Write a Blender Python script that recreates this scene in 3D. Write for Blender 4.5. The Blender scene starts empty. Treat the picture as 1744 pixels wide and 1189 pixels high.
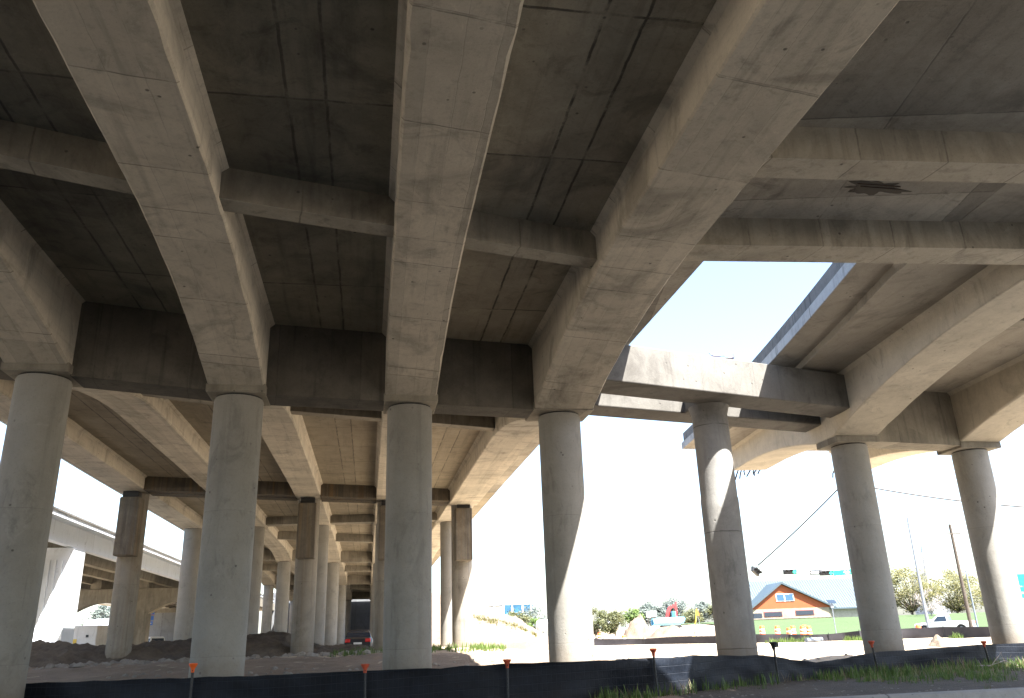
import bpy, math, random
from mathutils import Vector, Matrix, noise
random.seed(7)
sc = bpy.context.scene
C = sc.collection
# ------------------------------------------------------------------ camera, sky, sun, exposure
EYE = 1.6
F, PITCH, ROLL, YAW = 1369.57, 0.339824, 0.03485, -0.179744
CY, SY = math.cos(YAW), math.sin(YAW)
def ray(x, y):
    x -= 872.0; y -= 594.5
    c, s = math.cos(ROLL), math.sin(ROLL)
    u = c*x - s*y; v = s*x + c*y
    cp, sp = math.cos(PITCH), math.sin(PITCH)
    return u, F*cp + v*sp, F*sp - v*cp
def cam2w(a, b):
    return CY*a - SY*b, SY*a + CY*b
def P(px, py, D):
    """photo pixel at forward distance D metres -> world point"""
    u, fw, up = ray(px, py); t = D/fw
    X, Y = cam2w(u*t, D)
    return Vector((X, Y, up*t + EYE))
cam_d = bpy.data.cameras.new('camera'); cam = bpy.data.objects.new('camera', cam_d); C.objects.link(cam)
cam_d.sensor_width = 36; cam_d.sensor_fit = 'HORIZONTAL'; cam_d.lens = F/1744*36
cam_d.clip_start = 0.1; cam_d.clip_end = 5000
def dirw(x, y):
    a, b, z = (p-q for p, q in zip(ray(x, y), ray(872, 594.5)))
    X, Y = cam2w(a, b); return Vector((X, Y, z)).normalized()
rx = dirw(873, 594.5); uy = dirw(872, 593.5); bz = rx.cross(uy)
cam.matrix_world = Matrix(((rx.x, uy.x, bz.x, 0), (rx.y, uy.y, bz.y, 0), (rx.z, uy.z, bz.z, EYE), (0, 0, 0, 1)))
sc.camera = cam
SUN = Vector((0.34, -0.55, 1.0)).normalized()
w = bpy.data.worlds.new('World'); sc.world = w; w.use_nodes = True
nt = w.node_tree; bg = nt.nodes['Background']; sky = nt.nodes.new('ShaderNodeTexSky')
sky.sky_type = 'NISHITA'; sky.sun_disc = False
sky.sun_elevation = math.asin(SUN.z); sky.sun_rotation = math.atan2(SUN.x, SUN.y)
sky.air_density = 1.0; sky.dust_density = 2.0; sky.ozone_density = 1.0
nt.links.new(sky.outputs[0], bg.inputs[0]); bg.inputs[1].default_value = 0.08
sun_d = bpy.data.lights.new('sun', 'SUN'); sun_d.energy = 5.0; sun_d.angle = math.radians(0.53); sun_d.color = (1, 0.965, 0.91)
sun = bpy.data.objects.new('sun', sun_d); C.objects.link(sun)
sun.rotation_euler = SUN.to_track_quat('Z', 'Y').to_euler(); sun.location = (0, -20, 60)
sc.view_settings.view_transform = 'Standard'; sc.view_settings.look = 'None'
sc.view_settings.exposure = 2.9; sc.view_settings.gamma = 1.0
sc.cycles.max_bounces = 10; sc.cycles.diffuse_bounces = 6; sc.cycles.transparent_max_bounces = 12

# ------------------------------------------------------------------ helpers
class MB:
    def __init__(s): s.v = []; s.f = []; s.uv = None
    def add(s, vs, fs):
        o = len(s.v); s.v += [tuple(p) for p in vs]; s.f += [tuple(i+o for i in f) for f in fs]; return s
    def box(s, x0, x1, y0, y1, z0, z1):
        return s.add([(x0,y0,z0),(x1,y0,z0),(x1,y1,z0),(x0,y1,z0),(x0,y0,z1),(x1,y0,z1),(x1,y1,z1),(x0,y1,z1)],
                     [(3,2,1,0),(4,5,6,7),(0,1,5,4),(1,2,6,5),(2,3,7,6),(3,0,4,7)])
    def hexa(s, b, t):                       # bottom quad (ccw from above), top quad
        return s.add(list(b)+list(t), [(3,2,1,0),(4,5,6,7),(0,1,5,4),(1,2,6,5),(2,3,7,6),(3,0,4,7)])
    def loft(s, rings, cap=True, closed=True):
        n = len(rings[0]); vs = [p for r in rings for p in r]; fs = []
        for i in range(len(rings)-1):
            for j in range(n if closed else n-1):
                k = (j+1) % n; fs.append((i*n+j, i*n+k, (i+1)*n+k, (i+1)*n+j))
        if cap: fs.append(tuple(range(n-1, -1, -1))); fs.append(tuple((len(rings)-1)*n+j for j in range(n)))
        return s.add(vs, fs)
    def cyl(s, x, y, z0, z1, r, r1=None, n=20):
        r1 = r if r1 is None else r1
        return s.loft([[(x+rr*math.cos(2*math.pi*j/n), y+rr*math.sin(2*math.pi*j/n), z) for j in range(n)] for z, rr in ((z0, r), (z1, r1))])
    def lathe(s, x, y, prof, n=20):
        return s.loft([[(x+r*math.cos(2*math.pi*j/n), y+r*math.sin(2*math.pi*j/n), z) for j in range(n)] for z, r in prof])
    def tube(s, pts, r, n=6, r1=None):
        pts = [Vector(p) for p in pts]; rings = []; m = len(pts)
        for i, p in enumerate(pts):
            d = (pts[min(i+1, m-1)]-pts[max(i-1, 0)]).normalized()
            a = d.cross(Vector((0,0,1))) if abs(d.z) < .95 else d.cross(Vector((1,0,0)))
            a.normalize(); b = d.cross(a); rr = r if r1 is None else r+(r1-r)*i/(m-1)
            rings.append([p+a*rr*math.cos(2*math.pi*j/n)+b*rr*math.sin(2*math.pi*j/n) for j in range(n)])
        return s.loft(rings)
    def ycyl(s, x, y, z, r, w, n=18):        # wheel, axis along local y
        return s.loft([[(x+r*math.cos(2*math.pi*j/n), yy, z+r*math.sin(2*math.pi*j/n)) for j in range(n)] for yy in (y-w/2, y+w/2)])
    def prism(s, poly, y0, y1):              # polygon in xz extruded along y
        return s.loft([[(x, y0, z) for x, z in poly], [(x, y1, z) for x, z in poly]])
    def build(s, name, mat, parent=None, off=None, smooth=False, bevel=0, seg=2):
        me = bpy.data.meshes.new(name)
        vs = s.v if off is None else [(p[0]-off[0], p[1]-off[1], p[2]-off[2]) for p in s.v]
        me.from_pydata(vs, [], s.f)
        import bmesh
        bm = bmesh.new(); bm.from_mesh(me); bmesh.ops.recalc_face_normals(bm, faces=bm.faces); bm.to_mesh(me); bm.free()
        for m in (mat if isinstance(mat, (list, tuple)) else [mat]): me.materials.append(m)
        if smooth:
            me.shade_auto_smooth(angle=math.radians(40)) if hasattr(me, 'shade_auto_smooth') else None
            for p in me.polygons: p.use_smooth = True
            try: me.set_sharp_from_angle(angle=math.radians(40))
            except Exception: pass
        o = bpy.data.objects.new(name, me); C.objects.link(o)
        if parent: o.parent = parent
        if bevel:
            b = o.modifiers.new('bevel', 'BEVEL'); b.width = bevel; b.segments = seg; b.limit_method = 'ANGLE'; b.angle_limit = math.radians(50)
        return o
def tag(o, label=None, cat=None, group=None, kind=None):
    if label: o['label'] = label
    if cat: o['category'] = cat
    if group: o['group'] = group
    if kind: o['kind'] = kind
    return o
def thing(name, label, cat, loc=(0,0,0), rz=0, group=None):
    o = bpy.data.objects.new(name, None); C.objects.link(o); o.location = loc; o.rotation_euler = (0,0,rz)
    o.empty_display_size = .3
    return tag(o, label, cat, group)
def copy_tree(o, parent=None):
    c = o.copy(); C.objects.link(c); c.parent = parent
    for ch in list(o.children): copy_tree(ch, c)
    return c
def smooth(x, a, b):
    t = min(1, max(0, (x-a)/(b-a))); return t*t*(3-2*t)
def lerp(x, xs, ys):
    if x <= xs[0]: return ys[0]
    for i in range(1, len(xs)):
        if x <= xs[i]: return ys[i-1]+(ys[i]-ys[i-1])*(x-xs[i-1])/(xs[i]-xs[i-1])
    return ys[-1]

# ------------------------------------------------------------------ materials
def nodes(m): 
    m.use_nodes = True; return m.node_tree, m.node_tree.nodes, m.node_tree.links
def plain(name, col, rough=.6, metal=0, var=.12, scale=4, emit=None):
    m = bpy.data.materials.new(name); t, N, L = nodes(m); b = N['Principled BSDF']
    b.inputs['Roughness'].default_value = rough; b.inputs['Metallic'].default_value = metal
    g = N.new('ShaderNodeNewGeometry'); n = N.new('ShaderNodeTexNoise'); n.inputs['Scale'].default_value = scale; n.inputs['Detail'].default_value = 6
    L.new(g.outputs['Position'], n.inputs['Vector'])
    r = N.new('ShaderNodeValToRGB'); e = r.color_ramp.elements
    e[0].position = .3; e[1].position = .7
    e[0].color = tuple(c*(1-var) for c in col)+(1,); e[1].color = tuple(min(1, c*(1+var)) for c in col)+(1,)
    L.new(n.outputs['Fac'], r.inputs['Fac']); L.new(r.outputs['Color'], b.inputs['Base Color'])
    if emit: b.inputs['Emission Color'].default_value = emit[0]+(1,); b.inputs['Emission Strength'].default_value = emit[1]
    return m
class G:
    """tiny node-graph builder"""
    def __init__(s, m): s.t, s.N, s.L = nodes(m); s.b = s.N['Principled BSDF']
    def put(s, sock, v):
        if hasattr(v, 'is_output') or hasattr(v, 'links'): s.L.new(v, sock)
        else: sock.default_value = v
    def math(s, op, a, b=0.0, c=None, clamp=False):
        n = s.N.new('ShaderNodeMath'); n.operation = op; n.use_clamp = clamp
        s.put(n.inputs[0], a); s.put(n.inputs[1], b)
        if c is not None: s.put(n.inputs[2], c)
        return n.outputs[0]
    def noise(s, vec, scale, detail=6, rough=.55, dist=0.0):
        n = s.N.new('ShaderNodeTexNoise'); s.L.new(vec, n.inputs['Vector'])
        n.inputs['Scale'].default_value = scale; n.inputs['Detail'].default_value = detail
        n.inputs['Roughness'].default_value = rough; n.inputs['Distortion'].default_value = dist
        return n.outputs['Fac']
    def vmul(s, vec, k):
        n = s.N.new('ShaderNodeVectorMath'); n.operation = 'MULTIPLY'; s.L.new(vec, n.inputs[0]); n.inputs[1].default_value = k; return n.outputs[0]
    def ramp(s, fac, stops):
        n = s.N.new('ShaderNodeValToRGB'); e = n.color_ramp.elements
        while len(e) < len(stops): e.new(.5)
        for x, (p, c) in zip(e, stops): x.position = p; x.color = (c+(1,)) if len(c) == 3 else c
        s.L.new(fac, n.inputs['Fac']); return n.outputs['Color']
    def step(s, v, a, b):
        n = s.N.new('ShaderNodeMapRange'); n.interpolation_type = 'SMOOTHSTEP'; s.put(n.inputs['Value'], v)
        n.inputs['From Min'].default_value = a; n.inputs['From Max'].default_value = b; return n.outputs['Result']
    def mix(s, fac, a, b, mode='MIX'):
        n = s.N.new('ShaderNodeMix'); n.data_type = 'RGBA'; n.blend_type = mode
        s.put(n.inputs['Factor'], fac)
        for i, v in ((6, a), (7, b)):
            if isinstance(v, tuple): n.inputs[i].default_value = v if len(v) == 4 else v+(1,)
            else: s.L.new(v, n.inputs[i])
        return n.outputs[2]
    def bump(s, h, strength, dist=.02):
        n = s.N.new('ShaderNodeBump'); n.inputs['Strength'].default_value = strength; n.inputs['Distance'].default_value = dist
        s.L.new(h, n.inputs['Height']); s.L.new(n.outputs[0], s.b.inputs['Normal'])
def concrete(name, light, dark, soot=.3, joints=(), vstreak=.3, lstreak=0.0, blotch=.5, rust=0.0, rough=.88, tone_mix=.8, below=False, splash=False, vshade=0.0, tone_lo=.86):
    """weathered cast concrete: blotches, run-down streaks, board joints, pits, soot patches"""
    m = bpy.data.materials.new(name); g = G(m); g.b.inputs['Roughness'].default_value = rough
    geo = g.N.new('ShaderNodeNewGeometry'); pos = geo.outputs['Position']
    sep = g.N.new('ShaderNodeSeparateXYZ'); g.L.new(pos, sep.inputs[0]); X, Y, Z = sep.outputs
    big = g.noise(pos, .35, 5, .6, .6); mid = g.noise(pos, 1.7, 8, .62, .3); fine = g.noise(pos, 14, 8, .7); grain = g.noise(pos, 90, 3, .6)
    k = g.math('ADD', g.math('MULTIPLY', big, .45), g.math('MULTIPLY', mid, .40)); k = g.math('ADD', k, g.math('MULTIPLY', fine, .15))
    col = g.ramp(k, [(.5-.22*blotch/.5*.5-.1, dark), (.5+.16, light)])
    # streaks
    if vstreak:
        sv = g.noise(g.vmul(pos, (5.5, 5.5, .22)), 1.0, 6, .6); sm = g.math('MULTIPLY', g.step(sv, .52, .72), vstreak)
        col = g.mix(sm, col, tuple(c*.45 for c in dark))
    if lstreak:
        sv = g.noise(g.vmul(pos, (6.0, .35, 6.0)), 1.0, 6, .6); sm = g.math('MULTIPLY', g.step(sv, .5, .74), lstreak)
        col = g.mix(sm, col, tuple(c*.5 for c in dark))
    gr = g.noise(pos, 26, 6, .75); col = g.mix(g.math('MULTIPLY', g.step(gr, .52, .68), .3), col, tuple(c*.55 for c in dark))
    sm2 = g.math('MULTIPLY', g.step(g.noise(g.vmul(pos, (1.0, 1.0, .45)), 1.3, 10, .74, 1.6), .53, .68), .38); col = g.mix(sm2, col, tuple(c*.42 for c in dark))
    pale = g.math('MULTIPLY', g.step(g.noise(pos, 2.6, 9, .72, .8), .6, .72), .35)
    col = g.mix(pale, col, tuple(min(.8, c*1.25) for c in light))
    if soot:
        sm = g.math('MULTIPLY', g.step(g.noise(pos, .55, 7, .65, 1.2), .5, .7), soot)
        col = g.mix(sm, col, (.035, .03, .025))
    if rust:
        rv = g.noise(g.vmul(pos, (3.2, 3.2, .12)), 1.0, 5, .6); rm = g.math('MULTIPLY', g.step(rv, .5, .62), rust)
        col = g.mix(rm, col, (.15, .09, .03))
        rv = g.noise(g.vmul(pos, (4.4, 4.4, .1)), 1.3, 5, .6); rm = g.math('MULTIPLY', g.step(rv, .48, .6), rust)
        col = g.mix(rm, col, (.035, .03, .028))
    # joints
    wob = g.math('MULTIPLY', g.math('SUBTRACT', g.noise(pos, 3.0, 4), .5), .05)
    jm = None
    if below:
        sn = g.N.new('ShaderNodeSeparateXYZ'); g.L.new(geo.outputs['Normal'], sn.inputs[0]); down = g.step(g.math('MULTIPLY', sn.outputs[2], -1.0), .3, .6)
    for (ax, ay, az, sp, off, wd, st) in joints:
        q = g.math('ADD', g.math('ADD', g.math('MULTIPLY', X, ax), g.math('MULTIPLY', Y, ay)), g.math('MULTIPLY', Z, az))
        q = g.math('ADD', q, wob); cell = g.math('DIVIDE', g.math('ADD', q, off), sp)
        d = g.math('MULTIPLY', g.math('ABSOLUTE', g.math('SUBTRACT', g.math('FRACT', cell), .5)), sp)
        ln = g.math('MULTIPLY', g.math('SUBTRACT', 1.0, g.step(d, wd*.4, wd)), g.step(g.noise(pos, 1.3, 5, .7), .33, .55))
        ln = g.math('MULTIPLY', ln, st)
        if below: ln = g.math('MULTIPLY', ln, down)
        jm = ln if jm is None else g.math('MAXIMUM', jm, ln)
        # each pour a slightly different tone
        wn = g.N.new('ShaderNodeTexWhiteNoise'); wn.noise_dimensions = '1D'
        g.L.new(g.math('FLOOR', g.math('ADD', cell, .5)), wn.inputs['W'])
        tone = g.math('ADD', tone_lo, g.math('MULTIPLY', wn.outputs['Value'], 1.1-tone_lo))
        cb = g.N.new('ShaderNodeCombineColor'); [g.L.new(tone, cb.inputs[i]) for i in range(3)]
        col = g.mix(g.math('MULTIPLY', down, tone_mix) if below else tone_mix, col, cb.outputs[0], 'MULTIPLY')
    if jm is not None: col = g.mix(jm, col, (.03, .026, .022))
    # pits and specks
    vo = g.N.new('ShaderNodeTexVoronoi'); vo.inputs['Scale'].default_value = 2.6; g.L.new(pos, vo.inputs['Vector'])
    pit = g.math('SUBTRACT', 1.0, g.step(vo.outputs['Distance'], .04, .085)); pit = g.math('MULTIPLY', pit, g.step(g.noise(pos, .9, 3), .42, .55))
    col = g.mix(g.math('MULTIPLY', pit, .75), col, (.05, .045, .04))
    if vshade:                                # shade painted into the upright faces as dark streaky colour; soffits left lighter
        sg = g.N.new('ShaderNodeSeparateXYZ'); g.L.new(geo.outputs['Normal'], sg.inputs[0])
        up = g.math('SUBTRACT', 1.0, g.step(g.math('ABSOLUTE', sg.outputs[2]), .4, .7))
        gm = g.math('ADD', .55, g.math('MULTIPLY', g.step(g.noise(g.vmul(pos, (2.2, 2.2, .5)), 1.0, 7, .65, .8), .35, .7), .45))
        col = g.mix(g.math('MULTIPLY', g.math('MULTIPLY', up, gm), vshade), col, (.05, .043, .032))
    if splash:
        zz = g.math('SUBTRACT', Z, g.math('MULTIPLY', g.noise(pos, 1.5, 7, .7), 1.8))
        col = g.mix(g.math('MULTIPLY', g.step(zz, .9, -.6), .65), col, (.15, .105, .065))
    g.L.new(col, g.b.inputs['Base Color'])
    h = g.math('ADD', g.math('MULTIPLY', fine, .6), g.math('MULTIPLY', grain, .25)); h = g.math('ADD', h, mid)
    if jm is not None: h = g.math('SUBTRACT', h, jm)
    h = g.math('SUBTRACT', h, pit)
    g.bump(h, .45, .02)
    return m
TAN, TAND = (.61, .555, .455), (.395, .358, .288)
SK = -.15
M_girder = concrete('girder_concrete', TAN, TAND, .4, joints=[(SK, 1, 0, 2.05, .3, .016, .55), (SK, 1, 0, 5.3, 1.1, .02, .4), (1, 0, 0, .41, .1, .007, .22)], vstreak=.25, lstreak=.4, blotch=.65, below=True, tone_mix=.7)
M_clean = concrete('smooth_ramp_concrete', TAN, TAND, .18, joints=(), vstreak=.2, lstreak=.1, blotch=.5)
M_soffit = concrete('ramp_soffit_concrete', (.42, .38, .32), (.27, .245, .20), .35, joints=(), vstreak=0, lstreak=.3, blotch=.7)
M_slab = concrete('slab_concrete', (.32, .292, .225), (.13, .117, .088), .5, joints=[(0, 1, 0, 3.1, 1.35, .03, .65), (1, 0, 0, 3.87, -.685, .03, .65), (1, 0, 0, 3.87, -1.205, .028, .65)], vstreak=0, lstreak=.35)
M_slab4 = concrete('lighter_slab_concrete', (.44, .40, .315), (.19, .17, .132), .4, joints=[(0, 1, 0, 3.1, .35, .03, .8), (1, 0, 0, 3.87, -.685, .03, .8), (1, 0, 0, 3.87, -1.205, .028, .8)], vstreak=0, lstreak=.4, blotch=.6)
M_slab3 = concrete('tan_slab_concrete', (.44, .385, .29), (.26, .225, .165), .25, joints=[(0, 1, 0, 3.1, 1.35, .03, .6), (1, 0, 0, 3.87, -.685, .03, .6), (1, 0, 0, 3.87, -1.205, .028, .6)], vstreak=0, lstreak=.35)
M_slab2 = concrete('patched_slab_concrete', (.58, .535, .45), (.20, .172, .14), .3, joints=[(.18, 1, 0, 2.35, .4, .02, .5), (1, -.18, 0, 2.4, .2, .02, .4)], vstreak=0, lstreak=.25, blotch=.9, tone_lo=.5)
M_beam = concrete('cross_beam_concrete', (.40, .365, .295), (.21, .19, .15), .3, vshade=.62, joints=[(1, .15, 0, 1.9, .4, .018, .45)], vstreak=.4)
M_gore = concrete('gore_beam_concrete', (.54, .495, .405), (.27, .24, .19), .3, vshade=.5, joints=[(1, .15, 0, 1.35, .4, .018, .45)], vstreak=.4, blotch=.7)
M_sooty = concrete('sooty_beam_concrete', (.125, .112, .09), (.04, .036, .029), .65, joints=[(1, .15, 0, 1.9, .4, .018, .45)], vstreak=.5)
M_cap = concrete('weathered_cap_concrete', (.165, .157, .142), (.07, .066, .058), .6, vshade=.15, joints=(), vstreak=.35, blotch=.8)
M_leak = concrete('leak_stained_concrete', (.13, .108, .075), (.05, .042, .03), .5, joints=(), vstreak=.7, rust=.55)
M_col = concrete('column_concrete', (.295, .285, .258), (.21, .20, .178), .1, joints=[(0, 0, 1, 2.9, .1, .01, .2)], vstreak=.22, blotch=.4, tone_mix=.2, splash=True)
M_pier = concrete('stained_pier_concrete', (.28, .26, .22), (.18, .16, .13), .3, joints=[(0, 0, 1, 2.9, .1, .012, .25)], vstreak=.4, rust=.13, tone_mix=.25, splash=True)
M_bracket = concrete('rust_run_bracket_concrete', (.20, .175, .135), (.085, .072, .054), .45, joints=(), vstreak=.6, rust=.3)
M_median = concrete('grey_median_column_concrete', (.24, .235, .22), (.14, .135, .125), .3, joints=[(0, 0, 1, 2.9, 3.3, .016, .7)], vstreak=.35, tone_mix=.3, splash=True)
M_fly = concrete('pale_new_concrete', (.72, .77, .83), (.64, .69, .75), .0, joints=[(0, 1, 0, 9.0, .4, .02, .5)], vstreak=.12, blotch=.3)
M_edge = concrete('weathered_edge_concrete', (.42, .42, .41), (.22, .22, .215), .3, joints=[(.2, 1, 0, 3.0, .4, .02, .7)], vstreak=.5, blotch=.7)
M_bar = concrete('barrier_concrete', (.17, .165, .16), (.06, .058, .056), .65, joints=[(.2, 1, 0, 3.0, .4, .02, .6)], vstreak=.7, blotch=.8)
M_curb = concrete('curb_concrete', (.33, .32, .30), (.2, .19, .175), .2, joints=(), vstreak=.0, blotch=.6)
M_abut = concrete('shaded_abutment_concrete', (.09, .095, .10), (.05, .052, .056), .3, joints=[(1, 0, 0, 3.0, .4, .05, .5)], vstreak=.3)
M_wall = concrete('retaining_wall_concrete', (.24, .25, .26), (.16, .165, .17), .1, joints=[(1, 0, 0, 2.2, .4, .05, .6)], vstreak=.2)
M_black = plain('bearing_steel', (.012, .012, .012), .5, .3)
M_rebar = plain('rusty_rebar', (.06, .035, .022), .75, .4)

def ground_mat():
    m = bpy.data.materials.new('packed_dirt'); g = G(m); g.b.inputs['Roughness'].default_value = .95
    geo = g.N.new('ShaderNodeNewGeometry'); pos = geo.outputs['Position']
    k = g.math('ADD', g.math('MULTIPLY', g.noise(pos, .25, 6, .6, .5), .5), g.math('MULTIPLY', g.noise(pos, 2.2, 8, .7), .5))
    col = g.ramp(k, [(.3, (.25, .18, .115)), (.5, (.39, .315, .22)), (.68, (.52, .44, .33))])
    tr = g.noise(g.vmul(pos, (.25, 2.6, 1)), 1.0, 5, .6)
    col = g.mix(g.math('MULTIPLY', g.step(tr, .52, .66), .4), col, (.20, .14, .095))
    vo = g.N.new('ShaderNodeTexVoronoi'); vo.inputs['Scale'].default_value = 5; g.L.new(pos, vo.inputs['Vector'])
    st = g.math('MULTIPLY', g.math('SUBTRACT', 1.0, g.step(vo.outputs['Distance'], .1, .2)), g.step(g.noise(pos, .8, 3), .5, .62))
    col = g.mix(st, col, (.5, .45, .37))
    cl = g.math('MULTIPLY', g.step(g.noise(pos, 3.2, 9, .72, .6), .52, .62), g.step(g.noise(pos, .22, 4, .6), .4, .6))
    col = g.mix(g.math('MULTIPLY', cl, .85), col, (.12, .08, .05))
    tk = g.noise(g.vmul(pos, (.12, 3.6, 1)), 1.0, 4, .5, .3)
    col = g.mix(g.math('MULTIPLY', g.step(tk, .58, .64), .6), col, (.15, .105, .07))
    g.L.new(col, g.b.inputs['Base Color'])
    g.bump(g.math('ADD', k, g.math('MULTIPLY', g.noise(pos, 9, 8, .75), .7)), .9, .12)
    return m
M_dirt = ground_mat()
def soil(name, a, b, sc_=3.0, bump=.9):
    m = bpy.data.materials.new(name); g = G(m); g.b.inputs['Roughness'].default_value = .95
    geo = g.N.new('ShaderNodeNewGeometry'); pos = geo.outputs['Position']
    k = g.math('ADD', g.math('MULTIPLY', g.noise(pos, sc_*.3, 6, .6, .5), .5), g.math('MULTIPLY', g.noise(pos, sc_, 8, .72), .5))
    g.L.new(g.ramp(k, [(.32, b), (.66, a)]), g.b.inputs['Base Color'])
    g.bump(g.math('ADD', k, g.noise(pos, sc_*4, 8, .75)), bump, .15); return m
M_berm = soil('dark_excavated_soil', (.17, .135, .10), (.06, .048, .036))
M_pale = soil('pale_limestone_fill', (.17, .135, .098), (.09, .066, .045), 1.2, .5)
M_lawn = soil('mown_lawn', (.042, .072, .021), (.03, .053, .014), .8, .6)
M_asph = soil('asphalt', (.06, .06, .06), (.04, .04, .04), 6, .3)
M_rock = soil('broken_stone', (.33, .30, .26), (.16, .14, .115), 4, .6)
def leafmat(name, a, b, sc_=.5):
    m = bpy.data.materials.new(name); g = G(m); g.b.inputs['Roughness'].default_value = .6
    geo = g.N.new('ShaderNodeNewGeometry')
    k = g.math('ADD', g.math('MULTIPLY', g.noise(geo.outputs['Position'], sc_, 4), .6), g.math('MULTIPLY', geo.outputs['Random Per Island'], .4))
    g.L.new(g.ramp(k, [(.3, a), (.7, b)]), g.b.inputs['Base Color'])
    tr = g.N.new('ShaderNodeBsdfTranslucent'); g.L.new(g.ramp(k, [(.3, a), (.7, b)]), tr.inputs[0])
    mx = g.N.new('ShaderNodeMixShader'); mx.inputs[0].default_value = .3
    g.L.new(g.b.outputs[0], mx.inputs[1]); g.L.new(tr.outputs[0], mx.inputs[2]); g.L.new(mx.outputs[0], g.N['Material Output'].inputs[0])
    return m
M_oak = leafmat('spring_oak_leaf', (.065, .07, .016), (.145, .13, .03))
M_olive = leafmat('olive_leaf', (.04, .052, .016), (.095, .095, .03))
M_green = leafmat('bright_shrub_leaf', (.05, .09, .016), (.11, .17, .03))
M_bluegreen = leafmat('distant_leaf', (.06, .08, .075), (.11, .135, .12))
M_grass = leafmat('verge_grass', (.05, .10, .02), (.13, .20, .04), 1.5)
M_dry = leafmat('dry_weed', (.17, .13, .07), (.30, .24, .14), 2)
M_bark = plain('bark', (.10, .08, .065), .9, 0, .3, 6)
M_twig = plain('bare_twig', (.27, .24, .22), .9, 0, .2, 3)
M_white = plain('white_paint', (.62, .62, .61), .35, 0, .04, 2)
M_orange = plain('safety_orange', (.80, .13, .02), .5, 0, .1, 3)
M_glass = plain('dark_glass', (.02, .03, .045), .08, 0, .1)
M_tyre = plain('tyre_rubber', (.02, .02, .02), .85)
M_red = plain('red_lens', (.5, .02, .02), .25)
M_redpaint = plain('excavator_red', (.36, .03, .03), .5, 0, .15, 2)
M_blue = plain('blue_pipe_plastic', (.16, .42, .62), .45, 0, .1, 2)
M_galv = plain('galvanised_steel', (.17, .195, .23), .5, .3, .1, 3)
M_wood = plain('treated_pole_wood', (.055, .045, .036), .9, 0, .25, 5)
M_cable = plain('black_cable', (.03, .03, .035), .6)
M_sigblk = plain('signal_black', (.012, .013, .015), .5)
M_siggrn = plain('lit_green_lens', (.02, .5, .3), .3, emit=((.03, .9, .5), .9))
M_green_sign = plain('green_sign_sheet', (.0, .30, .20), .45, 0, .05)
M_blue_sign = plain('blue_sign_sheet', (.03, .14, .55), .45, 0, .05)

# ------------------------------------------------------------------ terrain
def curb_b(a): return 16.5 + .16*(a-6.5)
def gz(x, y):
    a = CY*x + SY*y; b = -SY*x + CY*y
    keep = 1-smooth(x, 5, 15)
    z = -1.58 + .24*(1-smooth(b, 21.5+.22*max(0, a-5), 25+.22*max(0, a-5)))*smooth(a, -6, 3) + .93*smooth(b, 18.5, 37)*keep - .35*smooth(y, 50, 64)*keep
    z += 2.2*smooth(b, 84, 128)*smooth(a, 14, 30)*(1-smooth(b, 500, 900)*.5)
    if b < curb_b(a): z -= .3*smooth(curb_b(a)-b, -.02, .35)
    if 17 < b < 75:
        f = smooth(b, 22.5+.2*max(0, a-5), 25+.2*max(0, a-5))
        z += f*(.10*noise.noise(Vector((x*.35, y*.35, 0)))+.07*noise.noise(Vector((x*1.1, y*1.1, 3)))+.03*noise.noise(Vector((x*3, y*3, 5))))
        # spoil ridges just behind the silt fence on the right
        z += .32*math.exp(-((a-9.5)/2.6)**2-((b-24.5)/.9)**2) + .55*math.exp(-((a-14.6)/1.6)**2-((b-30)/1.5)**2) + .4*math.exp(-((a-12.5)/2.5)**2-((b-33)/1.8)**2)
    return z+EYE
def axis(lo, hi, fine_lo, fine_hi, st):
    v = []; x = fine_lo
    while x <= fine_hi: v.append(x); x += st
    s = st; x = fine_lo
    while x > lo: s *= 1.25; x -= s; v.insert(0, x)
    s = st; x = v[-1]
    while x < hi: s *= 1.25; x += s; v.append(x)
    return v
xs = axis(-2500, 2500, -24, 36, .45); ys = axis(-300, 3500, 12, 60, .45)
mb = MB(); mb.v = [(x, y, gz(x, y)) for y in ys for x in xs]; n = len(xs)
mb.f = [(j*n+i, j*n+i+1, (j+1)*n+i+1, (j+1)*n+i) for j in range(len(ys)-1) for i in range(n-1)]
tag(mb.build('ground', M_dirt, smooth=True), kind='structure')
def sheet(name, mat, a0, a1, b0, b1, na, nb, dz, edge=None):
    m = MB(); pts = []
    for j in range(nb+1):
        for i in range(na+1):
            a = a0+(a1-a0)*i/na; b = b0+(b1-b0)*j/nb
            if edge and j == 0: b = edge(a)
            x, y = cam2w(a, b); pts.append((x, y, gz(x, y)+dz))
    m.v = pts; n = na+1
    m.f = [(j*n+i, j*n+i+1, (j+1)*n+i+1, (j+1)*n+i) for j in range(nb) for i in range(na)]
    return tag(m.build(name, mat, smooth=True), kind='structure')
sheet('lawn', M_lawn, 27, 90, 86, 175, 60, 60, .05)
M_verge = soil('brown_verge_soil', (.15, .12, .09), (.07, .055, .042), 5.0)
M_brown = soil('brown_packed_soil', (.29, .215, .15), (.16, .118, .08), 1.6)
sheet('verge', M_verge, .5, 24, 16, 26, 90, 60, .012)
sheet('brown_ground', M_brown, -34, 3.2, 17.0, 36, 110, 70, .014)  # darker, browner sheet over the ground beneath the deck
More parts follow.
